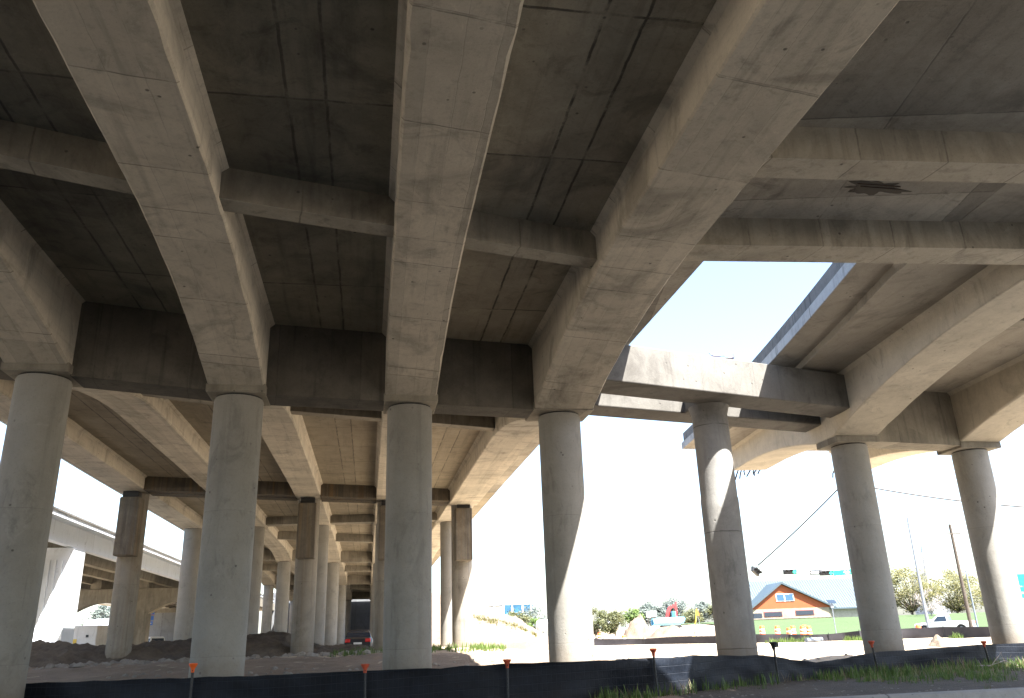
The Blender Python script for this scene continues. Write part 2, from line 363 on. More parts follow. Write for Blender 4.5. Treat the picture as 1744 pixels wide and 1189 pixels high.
# near road and kerb run
m = MB()
rows = []
for i in range(41):
    a = -60+140*i/40
    rows.append([cam2w(a, -30), cam2w(a, curb_b(a)-.60)])
m.v = [(p[0], p[1], EYE-1.49) for r in rows for p in r]; m.f = [(2*i, 2*i+2, 2*i+3, 2*i+1) for i in range(40)]
tag(m.build('road', M_asph), kind='structure')
curb = thing('kerb', 'weathered concrete kerb with open joint beside the grass verge', 'kerb', (*cam2w(9, curb_b(9)), EYE-1.75))
a = 1.0
while a < 40:
    ln = 2.9; r = []
    for aa in (a+.012, a+ln-.012):
        b = curb_b(aa)
        r.append([(*cam2w(aa, b+o), EYE+z) for o, z in ((-.62, -1.7), (-.62, -1.485), (-.2, -1.47), (-.16, -1.35), (-.13, -1.325), (.0, -1.305), (.0, -1.7))])
    MB().loft(r).build('kerb_stone', M_curb, curb, off=curb.location, bevel=.01)
    a += ln

# ------------------------------------------------------------------ bridges
ZS = 6.95+EYE                                   # slab soffit
GX = [-10.79, -6.92, -3.0, .88, 4.72]; GW = [1.25, 1.25, 1.22, 1.22, 1.5]
def b1(x): return 18.85+.15*x
def b0(x): return b1(x)-25
def joint(x): return 41.1+.15*x
def tilt(x, y):
    f = smooth(y, 21, 41); return (.055*max(0, -3-x)*(1-f)+(.10-.018*(x-4.72))*f)*(1-.75*smooth(y, 58, 100))
def b2(x): return 50.6-.26*x
FAR = [lambda x: b2(x), lambda x: 73.0+.28*x, lambda x: 98.0+.25*x, lambda x: 130.+.2*x]
FARZ = [6.42, 6.0, 5.8, 5.55]
def zfar(y, x=0): return lerp(y, [40, 72, 97, 132], [6.95, 6.95, 6.82, 6.65])+EYE+tilt(x, y)
def znear(y, x=0): return ZS+tilt(x, y)
def section(c, tx, w_, zb, zt, fil=.10, ch=.03):
    ch = .02+.04*max(0, noise.noise(Vector((c[0]*3, c[1]*2.3, 1)))-.12)+.02*random.random()
    """girder cross-section: c centre xy, tx unit vector across the girder"""
    h = w_/2
    prof = [(-h-fil, zt+.06), (-h-fil, zt-.005), (-h, zt-fil), (-h, zb+ch), (-h+ch, zb), (h-ch, zb), (h, zb+ch), (h, zt-fil), (h+fil, zt-.005), (h+fil, zt+.06)]
    return [(c[0]+tx[0]*o, c[1]+tx[1]*o, z) for o, z in prof]
def zb_near(x, y):
    s = min(abs(y-b1(x)), abs(y-b0(x)))
    return 6.36 - 1.0*max(0, 1-max(0, s-.5)/7.2)**2 + EYE - (.12 if x > 4 else 0) + tilt(x, y)
bridge = thing('overpass_bridge', 'wide concrete overpass on round columns filling the upper view, up to its stained expansion joint', 'bridge', (-3, b1(-3), gz(-3, b1(-3))))
off = bridge.location
LX, RX, MX = -12.6, 6.5, 5.2
def col_at(root, x, y, zt, r=.535, mat=None, name='column', zg=None, lab=None):
    zg = gz(x, y)-.4 if zg is None else zg
    o = MB().lathe(x, y, [(zg, r), (zt-2.5, r), (zt-.05, r), (zt, r-.02)], 40).build(name, mat or M_col, root, off=root.location, smooth=True)
    MB().cyl(x, y, zt, zt+.035, r-.03, n=30).build('bearing_pad', M_black, o, off=root.location)
    return o
def frange(a, b, st):
    v = []; x = a
    while x < b-1e-6: v.append(x); x += st
    return v+[b]
for gx, gw in zip(GX, GW):
    ys_ = frange(-72, -2, 3)+frange(-1.6, joint(gx), .4)
    ys_ = sorted(set(ys_+[b1(gx)-.5, b1(gx)+.5]))
    MB().loft([section((gx, y), (1, 0), gw, zb_near(gx, y), znear(y, gx)) for y in ys_]).build('girder', M_girder, bridge, off=off)
    for bf in (b0, b1):
        y = bf(gx); zt = 5.2+EYE+tilt(gx, y)
        MB().box(gx-gw/2-.03, gx+gw/2+.03, y-.6, y+.6, zt+.033, zt+.235).build('pedestal', M_beam, bridge, off=off, bevel=.03)
        col_at(bridge, gx, y, zt)
def crossbeam(root, xa, ya, xb, yb, depth, zb, zt, mat, name='diaphragm', fil=.0):
    """beam between two girder faces; ya,yb = y of its front face"""
    ta, tb = (tilt(xa, ya), tilt(xb, yb)) if root.name.startswith('overpass') and xa < 4.5 else (0, 0)
    return MB().hexa([(xa, ya, zb+ta), (xb, yb, zb+tb), (xb, yb+depth, zb+tb), (xa, ya+depth, zb+ta)], [(xa, ya, zt+ta), (xb, yb, zt+tb), (xb, yb+depth, zt+tb), (xa, ya+depth, zt+ta)]).build(name, mat, root, off=root.location, bevel=.014)
def bays(): return [(GX[i]+GW[i]/2-.02, GX[i+1]-GW[i+1]/2+.02) for i in range(4)]
for k, (xa, xb) in enumerate(bays()):
    for f0, sk, dep, zb in ((11.9, .235, .42, 6.40), (24.3, .30, .42, 6.36), (1.5, .15, .42, 6.4)):
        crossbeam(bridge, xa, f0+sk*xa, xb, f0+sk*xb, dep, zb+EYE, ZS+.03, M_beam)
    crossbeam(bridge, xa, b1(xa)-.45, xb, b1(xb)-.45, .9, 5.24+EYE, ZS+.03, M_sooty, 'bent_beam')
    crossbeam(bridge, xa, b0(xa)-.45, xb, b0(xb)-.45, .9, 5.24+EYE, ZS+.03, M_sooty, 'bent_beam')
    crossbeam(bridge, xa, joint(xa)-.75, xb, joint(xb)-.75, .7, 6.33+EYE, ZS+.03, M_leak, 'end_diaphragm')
def slab_piece(root, left, right, y0, y1, zf, th, mat, name, lz=0, n=40):
    rings = []
    for i in range(n+1):
        t = i/n; yl = y0(left)+(y1(left)-y0(left))*t; yr = y0(right)+(y1(right)-y0(right))*t
        zl, zr = zf(yl, left), zf(yr, right); rings.append([(left, yl, zl), (right, yr, zr), (right, yr, zr+th), (left, yl, zl+th)])
    return MB().loft(rings).build(name, mat, root, off=root.location)
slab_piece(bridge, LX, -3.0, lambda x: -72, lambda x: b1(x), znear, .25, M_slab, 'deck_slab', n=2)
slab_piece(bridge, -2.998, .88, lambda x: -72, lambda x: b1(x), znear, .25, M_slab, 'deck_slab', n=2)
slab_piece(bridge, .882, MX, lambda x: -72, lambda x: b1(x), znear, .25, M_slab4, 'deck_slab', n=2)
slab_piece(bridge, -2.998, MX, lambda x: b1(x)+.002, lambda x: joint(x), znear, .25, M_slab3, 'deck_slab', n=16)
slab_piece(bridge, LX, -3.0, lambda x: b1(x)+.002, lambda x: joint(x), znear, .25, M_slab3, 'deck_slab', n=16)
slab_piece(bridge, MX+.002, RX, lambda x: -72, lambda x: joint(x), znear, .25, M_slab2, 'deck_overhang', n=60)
def parapet(root, x0, x1, y0, y1, zf, h, mat, n=20):
    MB().loft([[(x0, y0+(y1-y0)*i/n, zf(y0+(y1-y0)*i/n)), (x1, y0+(y1-y0)*i/n, zf(y0+(y1-y0)*i/n)), (x1, y0+(y1-y0)*i/n, zf(y0+(y1-y0)*i/n)+h), (x0, y0+(y1-y0)*i/n, zf(y0+(y1-y0)*i/n)+h)] for i in range(n+1)]).build('parapet', mat, root, off=root.location)
parapet(bridge, LX+.1, LX+.4, -72, joint(LX), lambda y: znear(y, LX)+.25, .8, M_bar)
parapet(bridge, RX-.45, RX-.15, 13.2, joint(RX), lambda y: znear(y, RX)+.25, .8, M_bar)
# far segment beyond the joint
far = thing('overpass_bridge', 'far continuation of the overpass beyond the joint, on bracketed piers and receding columns', 'bridge', (-3, b2(-3), gz(-3, b2(-3))))
offf = far.location
YE = 136
def zb_far(x, y):
    mid = lerp(y, [40, 72, 97, 132], [6.38, 6.38, 6.27, 6.1]); z = mid
    for i, bf in enumerate(FAR):
        s = abs(y-bf(x)); top = FARZ[i]+.2
        if i == 0: z = min(z, mid-(mid-top)*max(0, 1-max(0, s-.5)/4.5)**1.3)
        else: z = min(z, mid-(mid-top+.25)*max(0, 1-max(0, s-.5)/6.)**2)
    return z+EYE+tilt(x, y)
for gx, gw in zip(GX, GW):
    ys_ = frange(joint(gx)+.06, YE, 1.1)
    MB().loft([section((gx, y), (1, 0), gw, zb_far(gx, y), zfar(y, gx)) for y in ys_]).build('girder', M_girder, far, off=offf)
    for bf, zt in zip(FAR, FARZ):
        y = bf(gx); zt = zt+tilt(gx, y)
        MB().box(gx-gw/2-.06, gx+gw/2+.06, y-.62, y+.62, zt+EYE-.02, zb_far(gx, y)+.05).build('pedestal', M_girder, far, off=offf, bevel=.02)
        col_at(far, gx, y, zt+EYE-.055)
    # bracketed pier under the joint
    yp = joint(gx)+.75; tl = tilt(gx, yp); zt = 6.36+EYE+tl
    pier = MB().lathe(gx, yp, [(gz(gx, yp)-.4, .53), (zt-.3, .53), (zt, .53)], 40).build('pier', M_pier, far, off=offf, smooth=True)
    br = MB().box(gx-.43, gx+.43, yp-1.15, yp-.2, 3.45+EYE+tl, 6.06+EYE+tl).build('bracket', M_bracket, pier, off=offf, bevel=.05)
    MB().box(gx-.34, gx+.34, yp-1.08, yp-.5, 6.06+EYE+tl, 6.32+EYE+tl).build('bearing', M_black, br, off=offf, bevel=.02)
for k, (xa, xb) in enumerate(bays()):
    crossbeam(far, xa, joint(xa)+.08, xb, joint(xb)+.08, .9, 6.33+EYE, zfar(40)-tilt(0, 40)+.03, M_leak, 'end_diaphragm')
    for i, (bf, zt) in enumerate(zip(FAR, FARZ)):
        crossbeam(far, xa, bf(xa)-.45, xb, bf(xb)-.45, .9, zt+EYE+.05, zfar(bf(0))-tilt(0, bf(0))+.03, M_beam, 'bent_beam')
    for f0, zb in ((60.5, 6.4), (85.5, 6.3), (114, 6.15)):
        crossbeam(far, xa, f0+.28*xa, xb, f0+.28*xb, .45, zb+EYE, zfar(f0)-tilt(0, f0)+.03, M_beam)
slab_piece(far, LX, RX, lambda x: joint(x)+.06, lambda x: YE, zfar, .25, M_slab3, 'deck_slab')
parapet(far, LX+.1, LX+.4, joint(LX), YE, lambda y: zfar(y, LX)+.25, .8, M_bar)
parapet(far, RX-.45, RX-.15, joint(RX), YE, lambda y: zfar(y, RX)+.25, .8, M_bar)
# ramp on the right, cut off short
ramp = thing('ramp_bridge', 'concrete ramp bridge on the right with its far end cut off and bare rebar hanging', 'bridge', (14.5, 22.35, gz(14.5, 22.35)))
offr = ramp.location
YR = 31.0
def quad(y, a, b, c):
    return a[1]*(y-b[0])*(y-c[0])/((a[0]-b[0])*(a[0]-c[0])) + b[1]*(y-a[0])*(y-c[0])/((b[0]-a[0])*(b[0]-c[0])) + c[1]*(y-a[0])*(y-b[0])/((c[0]-a[0])*(c[0]-b[0]))
def EL(y):
    q = quad(y, (14.1, 10.05), (20.07, 11.25), (31.6, 12.98)) if y > 12 else 9.58-.235*(12-y)
    return max(RX+.02, q)
def IL(y): return lerp(y, [-26, 13.6, 20.1, 31.6], [8.0, 10.78, 12.18, 13.75])
def g5(y): return 14.32+lerp(y, [-26, 20.4, 32], [-5.6, 0, 1.28])
def g6(y): return g5(y)+4.75
def br_(x): return 22.35+.15*(x-14.5)
def zb_r(x, y, xc):
    s = y-br_(xc)
    if s < 0: return 6.30-1.0*max(0, 1-max(0, -s-.5)/8.5)**2+EYE
    return 6.06-.76*max(0, 1-max(0, s-.5)/6.5)**2+EYE
for gf, ye in ((g5, YR), (g6, YR+.4)):
    ys_ = frange(-72, ye, .7)
    MB().loft([section((gf(y), y), (.993, -.12), 1.42, zb_r(gf(y), y, gf(22.5)), ZS) for y in ys_]).build('girder', M_clean, ramp, off=offr)
    xc = gf(22.35); yc = br_(xc); zt = 5.09+EYE
    MB().box(xc-.73, xc+.73, yc-.6, yc+.6, zt+.033, zt+.235).build('pedestal', M_beam, ramp, off=offr, bevel=.03)
    col_at(ramp, xc, yc, zt)
    # torn rebar at the cut end
    for k in range(8 if gf is g5 else 3):
        x = gf(ye)-.62+.17*k+random.uniform(-.04, .04); z0 = zb_r(gf(ye), ye, xc)+random.uniform(.06, .16); L_ = random.uniform(.2, .42)
        pts = [(x, ye-.1, z0), (x+random.uniform(-.03, .03), ye+.12, z0-.02), (x+random.uniform(-.08, .02), ye+.25, z0-L_*.45), (x+random.uniform(-.15, .02), ye+.28+random.uniform(-.1, .1), z0-L_)]
        MB().tube(pts, .03, 5).build('rebar', M_rebar, ramp, off=offr)
def ramp_slab(fl, fr, y0, y1, zb, zt, name, mat, n=30, rag=0):
    rings = []
    for i in range(n+1):
        y = y0+(y1-y0)*i/n; rings.append([(fl(y), y, zb), (fr(y), y, zb), (fr(y), y, zt), (fl(y), y, zt)])
    return MB().loft(rings).build(name, mat, ramp, off=offr)
def ER(y): return g6(y)+1.55
ramp_slab(IL, ER, -72, YR+.3, ZS, ZS+.28, 'deck_slab', M_soffit)
ramp_slab(EL, lambda y: IL(y)-.003, 13.18, YR+.9, ZS+.19, ZS+.36, 'deck_edge', M_soffit)
ramp_slab(lambda y: EL(y)-.03, lambda y: EL(y)-.001, 13.18, YR+.9, ZS+.19, ZS+.46, 'edge_band', M_edge)
ramp_slab(lambda y: EL(y)+.16, lambda y: EL(y)+.42, 13.18, YR+.8, ZS+.36, ZS+.47, 'parapet', M_bar)
ramp_slab(lambda y: EL(y)+.05, lambda y: EL(y)+.36, 13.18, YR+.8, ZS+.472, ZS+.86, 'parapet', M_bar)
ramp_slab(lambda y: ER(y)-.4, lambda y: ER(y)-.1, -72, YR, ZS+.28, ZS+1.1, 'parapet', M_bar)
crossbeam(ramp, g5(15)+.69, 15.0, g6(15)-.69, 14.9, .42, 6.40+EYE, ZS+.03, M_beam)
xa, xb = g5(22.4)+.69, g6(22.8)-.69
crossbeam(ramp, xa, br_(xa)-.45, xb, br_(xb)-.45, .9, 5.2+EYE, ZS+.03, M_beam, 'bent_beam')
# gore slab and its beams, part of the main deck
m = MB(); rings = []
for i in range(25):
    y = -2+15.16*i/24; rings.append([(RX+.003, y, ZS), (max(RX+.01, IL(y)-.003), y, ZS), (max(RX+.01, IL(y)-.003), y, ZS+.25), (RX+.003, y, ZS+.25)])
m.loft(rings).build('gore_slab', M_slab2, bridge, off=off)
for f0, dep in ((12.5, .68), (9.72, .55), (5.5, .55)):
    x0, x1 = GX[4]+.73, g5(f0)-.69
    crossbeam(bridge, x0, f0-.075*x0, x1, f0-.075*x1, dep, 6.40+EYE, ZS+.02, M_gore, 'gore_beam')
m = MB(); sx_, sy_ = 8.35, 10.75
rg = []
for j in range(64):
    t = 2*math.pi*j/64; r = .72+.35*noise.noise(Vector((math.cos(t)*1.9, math.sin(t)*1.9, 2)))+.3*noise.noise(Vector((math.cos(t)*3.6, math.sin(t)*3.6, 5))); rg.append((sx_+r*.80*math.cos(t)+.05*math.sin(3*t), sy_+r*.26*math.sin(t)))
m.loft([[(x, y, ZS-.004) for x, y in rg], [(sx_+(x-sx_)*.9, sy_+(y-sy_)*.9, ZS-.012) for x, y in rg]])
sp_ = m.build('spalled_patch', concrete('burnt_spalled_concrete', (.15, .127, .10), (.05, .043, .035), .5, joints=(), vstreak=0, blotch=.9), bridge, off=off)
for k in range(2): MB().tube([(sx_-.42+.1*k, sy_-.12+.08*k, ZS-.02), (sx_+.38+.05*k, sy_-.11+.075*k, ZS-.024)], .008, 5).build('rebar', M_rebar, sp_, off=off)
# twin median beams carried by one round column
zc = 5.84+EYE
def med(front, dep, zb, zt, xa, xb):
    return MB().hexa([(xa, front(xa), zb), (xb, front(xb), zb), (xb, front(xb)+dep, zb), (xa, front(xa)+dep, zb)],
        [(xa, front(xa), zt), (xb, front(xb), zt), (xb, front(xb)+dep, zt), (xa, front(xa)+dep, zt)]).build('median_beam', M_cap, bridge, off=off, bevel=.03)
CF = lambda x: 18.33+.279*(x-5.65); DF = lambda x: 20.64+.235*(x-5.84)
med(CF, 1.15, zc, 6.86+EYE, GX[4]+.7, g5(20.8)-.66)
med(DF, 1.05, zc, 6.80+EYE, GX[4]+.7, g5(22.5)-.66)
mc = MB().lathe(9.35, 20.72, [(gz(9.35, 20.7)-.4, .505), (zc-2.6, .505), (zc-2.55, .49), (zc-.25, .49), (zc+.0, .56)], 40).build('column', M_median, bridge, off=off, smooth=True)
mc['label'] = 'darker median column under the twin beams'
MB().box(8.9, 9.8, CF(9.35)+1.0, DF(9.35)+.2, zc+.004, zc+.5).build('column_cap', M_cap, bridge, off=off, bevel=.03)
# pale flyover at left
fly = thing('flyover_bridge', 'pale newer flyover beyond the left side, smooth blue-shaded fascia on a square pier', 'bridge', (-15.9, 46, gz(-15.9, 46)))
of = fly.location
FX = -15.15
MB().box(FX-.35, FX, 2, 150, 4.98+EYE, 5.98+EYE).build('fascia_girder', M_fly, fly, off=of)
MB().box(FX-11, FX+.55, 2, 150, 5.98+EYE, 6.2+EYE).build('deck_slab', M_fly, fly, off=of)
MB().box(FX+.2, FX+.6, 2, 150, 6.2+EYE, 6.3+EYE).build('parapet', M_cap, fly, off=of)
for k in range(4):
    x = FX-2.6-2.5*k; MB().prism([(x-.4, 5.99+EYE), (x-.25, 5.0+EYE), (x+.25, 5.0+EYE), (x+.4, 5.99+EYE)], 2, 150).build('girder', M_beam, fly, off=of)
zg = gz(-15.8, 46)-.5
px_, py_ = -15.85, 46.6
m = MB(); m.loft([[(px_+s*(hx), py_+t*hy, z) for s, t in ((-1,-1), (1,-1), (1,1), (-1,1))] for z, hx, hy in ((zg, .85, .9), (4.93+EYE, .85, .9))])
pr = m.build('pier', M_fly, fly, off=of, bevel=.04)
m = MB()
for k in range(4): m.box(px_-.6+.3*k, px_-.48+.3*k, py_-.98, py_-.8, zg, 4.3+EYE)
m.build('rib', M_fly, pr, off=of)
def arch_bent(y, x0, x1, zt, narch):
    L_ = (x1-x0)/narch; poly = [(x0, zt), (x1, zt), (x1, zg)]
    poly = [(x0, zg), (x0, zt), (x1, zt), (x1, zg)]
    for k in range(narch-1, -1, -1):
        xa = x0+L_*k+.55; xb = x0+L_*(k+1)-.55
        for j in range(13):
            t = j/12; poly.append((xb+(xa-xb)*t, zt-2.0+.95*math.sin(math.pi*t)) if 0 < j < 12 else ((xb if j == 0 else xa), zt-2.0))
            if j == 0: poly.insert(-1, (xb, zg))
        poly.append((xa, zg))
    return MB().prism(poly, y, y+1.2).build('arched_bent', M_beam, fly, off=of)
arch_bent(74, -31, -12.2, 4.55+EYE, 3)
for k in range(5):
    MB().box(-30+3.7*k, -29.2+3.7*k, 74, 140, 4.6+EYE, 5.6+EYE).build('girder', M_beam, fly, off=of)
# walls at the far end
wl = thing('retaining_wall', 'grey panelled retaining wall in shade behind the flyover arches', 'wall', (-19, 104, gz(-19, 104)))
MB().box(-27, -14.5, 104, 105, -1, 3.6+EYE).build('wall_panel', M_wall, wl, off=wl.location)
MB().box(-27.1, -14.4, 103.8, 105.2, 3.6+EYE, 4.1+EYE).build('coping', M_beam, wl, off=wl.location)
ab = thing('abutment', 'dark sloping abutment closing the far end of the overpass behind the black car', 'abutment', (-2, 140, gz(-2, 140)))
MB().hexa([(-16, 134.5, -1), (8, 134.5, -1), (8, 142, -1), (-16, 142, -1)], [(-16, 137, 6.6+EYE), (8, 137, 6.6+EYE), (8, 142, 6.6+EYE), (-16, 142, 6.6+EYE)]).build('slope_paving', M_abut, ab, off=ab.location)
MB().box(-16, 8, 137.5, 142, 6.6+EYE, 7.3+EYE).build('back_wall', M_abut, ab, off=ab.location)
#@@PART2
# ------------------------------------------------------------------ near silt fence
def fabric_mat():
    m = bpy.data.materials.new('woven_black_fabric'); g = G(m); g.b.inputs['Roughness'].default_value = .55; g.b.inputs['Specular IOR Level'].default_value = .22
    uv = g.N.new('ShaderNodeUVMap'); sep = g.N.new('ShaderNodeSeparateXYZ'); g.L.new(uv.outputs[0], sep.inputs[0]); U, V, _ = sep.outputs
    geo = g.N.new('ShaderNodeNewGeometry'); k = g.noise(geo.outputs['Position'], 3, 6, .6)
    col = g.ramp(k, [(.35, (.0025, .004, .008)), (.65, (.007, .010, .017))])
    def grid(q, sp, wd):
        d = g.math('MULTIPLY', g.math('ABSOLUTE', g.math('SUBTRACT', g.math('FRACT', g.math('DIVIDE', q, sp)), .5)), sp)
        return g.math('SUBTRACT', 1.0, g.step(d, wd*.4, wd))
    ln = g.math('MAXIMUM', g.math('MULTIPLY', grid(V, .155, .007), 1.0), g.math('MULTIPLY', grid(U, .10, .006), .45))
    dust = g.math('MULTIPLY', g.step(g.math('ADD', V, g.math('MULTIPLY', g.noise(geo.outputs['Position'], 2.2, 5), .5)), .75, .2), g.noise(geo.outputs['Position'], 5, 6, .7))
    col = g.mix(g.math('MULTIPLY', dust, .5), col, (.07, .055, .04))
    col = g.mix(g.math('MULTIPLY', ln, .55), col, (.025, .031, .042))
    g.L.new(col, g.b.inputs['Base Color']); g.bump(g.math('ADD', ln, g.noise(geo.outputs['Position'], 7, 5)), .5, .02)
    return m
M_fabric = fabric_mat()
ST = [(-160,1172,17.2),(0,1165,17.0),(160,1160,16.9),(290,1155,16.8),(330,1154,16.8),(480,1149,16.9),(622,1142,17.0),(750,1138,17.2),(863,1130,17.5),(1000,1126,17.8),(1111,1120,18.3),(1145,1119.5,18.6),(1180,1116,19.1),(1240,1117,20.2),(1300,1116,20.6),(1315,1117,20.8),(1345,1123,21.2),(1390,1128,21.7),(1440,1121,22.2),(1482,1112,22.6),(1570,1105,23.4),(1660,1098.5,24.2),(1673,1098,24.3),(1850,1091,26)]
def fence_fabric(st, parent, mat, nz=8, wob=.075, sub=6):
    pts = []
    for i in range(len(st)-1):
        for k in range(sub):
            t = k/sub; pts.append(P(*[st[i][q]+(st[i+1][q]-st[i][q])*t for q in range(3)]))
    pts.append(P(*st[-1])); m = MB(); u = 0; us = []
    for i, p in enumerate(pts):
        if i: u += (Vector((p.x, p.y, 0))-Vector((pts[i-1].x, pts[i-1].y, 0))).length
        us.append(u); zb = gz(p.x, p.y)-.12
        for j in range(nz+1):
            z = zb+(p.z-zb)*j/nz; d = wob*(noise.noise(Vector((u*1.1, z*1.6, 0)))+.6*noise.noise(Vector((u*3.1+z*2.5, z*4, 2))))*(1 if j < nz else .3)
            m.v.append((p.x+SY*d-d*.0, p.y-CY*d, z+(.02*noise.noise(Vector((u*2.2, 7, 0)))+.012*noise.noise(Vector((u*6, 3, 0))) if j == nz else 0)))
    q = nz+1
    m.f = [(i*q+j, (i+1)*q+j, (i+1)*q+j+1, i*q+j+1) for i in range(len(pts)-1) for j in range(nz)]
    o = m.build('fabric', mat, parent, off=parent.location, smooth=True)
    uvl = o.data.uv_layers.new(name='UVMap')
    for lp in o.data.loops:
        i, j = divmod(lp.vertex_index, q); uvl.data[lp.index].uv = (us[i], m.v[lp.vertex_index][2]-m.v[i*q][2])
    return o
c0 = P(863, 1130, 17.5)
fen = thing('silt_fence', 'long black wire-backed silt fence on T-posts across the foreground', 'fence', (c0.x, c0.y, gz(c0.x, c0.y)))
fence_fabric(ST, fen, M_fabric)
def post(px, ytop, D, lean, capmat, torn=False):
    p = P(px, ytop, D); p.y -= .05; zb = gz(p.x, p.y)-.15
    b = Vector((p.x+lean, p.y, zb)); m = MB(); m.tube([b, p], .026, 6)
    d = (p-b); 
    for t in [i/14 for i in range(14)]:
        q = b+d*t; m.box(q.x-.008, q.x+.008, q.y-.04, q.y-.02, q.z-.012, q.z+.012)
    o = m.build('post', M_sigblk, fen, off=fen.location)
    c = MB()
    if torn: c.lathe(p.x, p.y, [(p.z-.14, .035), (p.z-.03, .06), (p.z+.02, .10), (p.z+.035, .09)], 7); c.box(p.x+.03, p.x+.11, p.y-.05, p.y-.03, p.z-.09, p.z+.02)
    else: c.lathe(p.x, p.y, [(p.z-.13, .03), (p.z-.06, .036), (p.z-.02, .065), (p.z+.02, .085), (p.z+.035, .08), (p.z+.04, .0)], 14)
    co = c.build('cap', capmat, o, off=fen.location, smooth=True)
    if torn: co['label'] = 'torn black cap'
M_cap2 = plain('faded_red_cap', (.42, .07, .03), .6, 0, .25, 12)
for i, (px, yt, D, ln) in enumerate(((330,1133,16.75,.0),(622,1134,16.95,.02),(863,1126,17.45,.0),(1111,1107,18.25,.02),(1315,1096,20.7,.02),(1482,1094,22.5,.08),(1673,1094,24.2,.06))):
    post(px, yt, D, ln, M_sigblk if i == 4 else (M_cap2 if i != 0 else M_orange), i == 4)
# far silt fence
SF = [(740,1095,104),(805,1093.5,100),(870,1091.5,98),(927,1089.5,97),(1005,1088,95),(1096,1088,92),(1157,1084,88),(1218,1083,84),(1293,1080,80),(1345,1080,79),(1380,1081,78),(1410,1080,77.5),(1440,1077,77),(1462,1074.6,76),(1538,1070.6,76),(1605,1068,74),(1682,1067.5,70),(1790,1067,66)]
c0 = P(1293, 1080, 80)
ff = thing('silt_fence', 'low black silt fence far behind the columns, in front of the lawn and orange barrels', 'fence', (c0.x, c0.y, gz(c0.x, c0.y)))
fence_fabric(SF, ff, plain('faded_black_fabric', (.022, .02, .024), .8, 0, .3, 1), 4, .08, 4)
for px, yt, D in SF[1::2]:
    p = P(px, yt-2.5, D); MB().tube([(p.x, p.y-.06, gz(p.x, p.y)-.2), (p.x, p.y-.06, p.z)], .03).build('post', M_sigblk, ff, off=ff.location)
# ------------------------------------------------------------------ spoil bank, embankment, piles
def bank(name, mat, cols, half, n=90, nb=18, rough_=.35, kind='structure', seed=0):
    """ridge whose crest follows (px, y, D) points"""
    m = MB(); a_ = []
    for i in range(n+1):
        px = cols[0][0]+(cols[-1][0]-cols[0][0])*i/n; X = [c[0] for c in cols]
        yt = lerp(px, X, [c[1] for c in cols]); D = lerp(px, X, [c[2] for c in cols]); p = P(px, yt, D)
        a = CY*p.x+SY*p.y; b = -SY*p.x+CY*p.y
        for j in range(nb+1):
            t = -1+2*j/nb; x, y = cam2w(a, b+t*half); g0 = gz(x, y)
            h = (p.z-g0)*max(0, 1-abs(t)**1.6); e = min(1, (1-abs(t))*3)
            z = g0-.12+(h+.12)*1.0 if abs(t) < 1 else g0-.3
            z += e*rough_*(.5*noise.noise(Vector((x*.9, y*.9, seed)))+.35*noise.noise(Vector((x*2.3, y*2.3, seed)))+.2*noise.noise(Vector((x*5, y*5, seed))))
            m.v.append((x, y, z))
    q = nb+1; m.f = [(i*q+j, (i+1)*q+j, (i+1)*q+j+1, i*q+j+1) for i in range(n) for j in range(nb)]
    return tag(m.build(name, mat, smooth=True), kind=kind)
bank('spoil_bank', M_berm, [(20,1098,38),(60,1093,38),(100,1094,38),(150,1100,38),(200,1101,39),(232,1103,39.5),(262,1094,40),(330,1091,41),(400,1086,41.5),(430,1081,42),(470,1079,42),(492,1083,42),(512,1094,42.5),(545,1100,43),(600,1102,44),(650,1103,45),(665,1108,45)], 3.2, 240, 34, .42)
bank('embankment', M_pale, [(690,1000,118),(760,1016,116),(803,1033,114),(850,1045,112),(880,1051,110),(897,1064,108),(915,1074,106),(935,1085,104)], 26, 60, 24, .5, seed=4)
m = MB()
def patch_grass(name, pts, n, hgt, wd, mat, label=None, kind='stuff', lean=.4):
    """blades scattered at (x, y, z, scale) points"""
    m = MB()
    for (x, y, z, s) in pts:
        for _ in range(n):
            r = random.uniform(0, 6.283); ox, oy = random.gauss(0, .05*s), random.gauss(0, .05*s); h = hgt*s*random.uniform(.5, 1.2); l = lean*h*random.uniform(.1, 1); w_ = wd*s
            dx, dy = math.cos(r), math.sin(r); ca, sa = math.cos(r+1.57)*w_, math.sin(r+1.57)*w_
            b = len(m.v); X, Y = x+ox, y+oy
            m.v += [(X-ca, Y-sa, z), (X+ca, Y+sa, z), (X+dx*l*.45+ca*.7, Y+dy*l*.45+sa*.7, z+h*.6), (X+dx*l*.45-ca*.7, Y+dy*l*.45-sa*.7, z+h*.6), (X+dx*l, Y+dy*l, z+h)]
            m.f += [(b, b+1, b+2, b+3), (b+3, b+2, b+4)]
    return tag(m.build(name, mat), kind=kind)
FA, FB = [], []
for q in ST:
    u_, f_, _ = ray(q[0], q[1]); FA.append(u_/f_*q[2]); FB.append(q[2])
def fence_b(a):
    return lerp(a, FA, FB)
g1, d1, tall = [], [], []
for _ in range(5200):
    a = random.uniform(1.5, 19); fb = fence_b(a)-.12; cb = curb_b(a)+.15
    if fb-cb < .1: continue
    t = random.random(); b = cb+(fb-cb)*t
    x, y = cam2w(a, b); dens = noise.noise(Vector((x*.55, y*.55, 9)))
    want = .05+.55*smooth(a, 6.2, 10)+.45*smooth(t, .8, 1)*smooth(a, 2, 3)+.8*dens
    if t < .45+.25*(1-smooth(a, 7, 9.5)): want -= .55
    if random.random() > want: continue
    (g1 if random.random() < .8 else d1).append((x, y, gz(x, y)-.02, random.uniform(.6, 1.25)*(1+.6*smooth(t, .7, 1))))
patch_grass('verge_grass', g1, 8, .17, .007, M_grass)
patch_grass('dry_weeds', d1, 6, .20, .005, M_dry, lean=.8)
pts = []
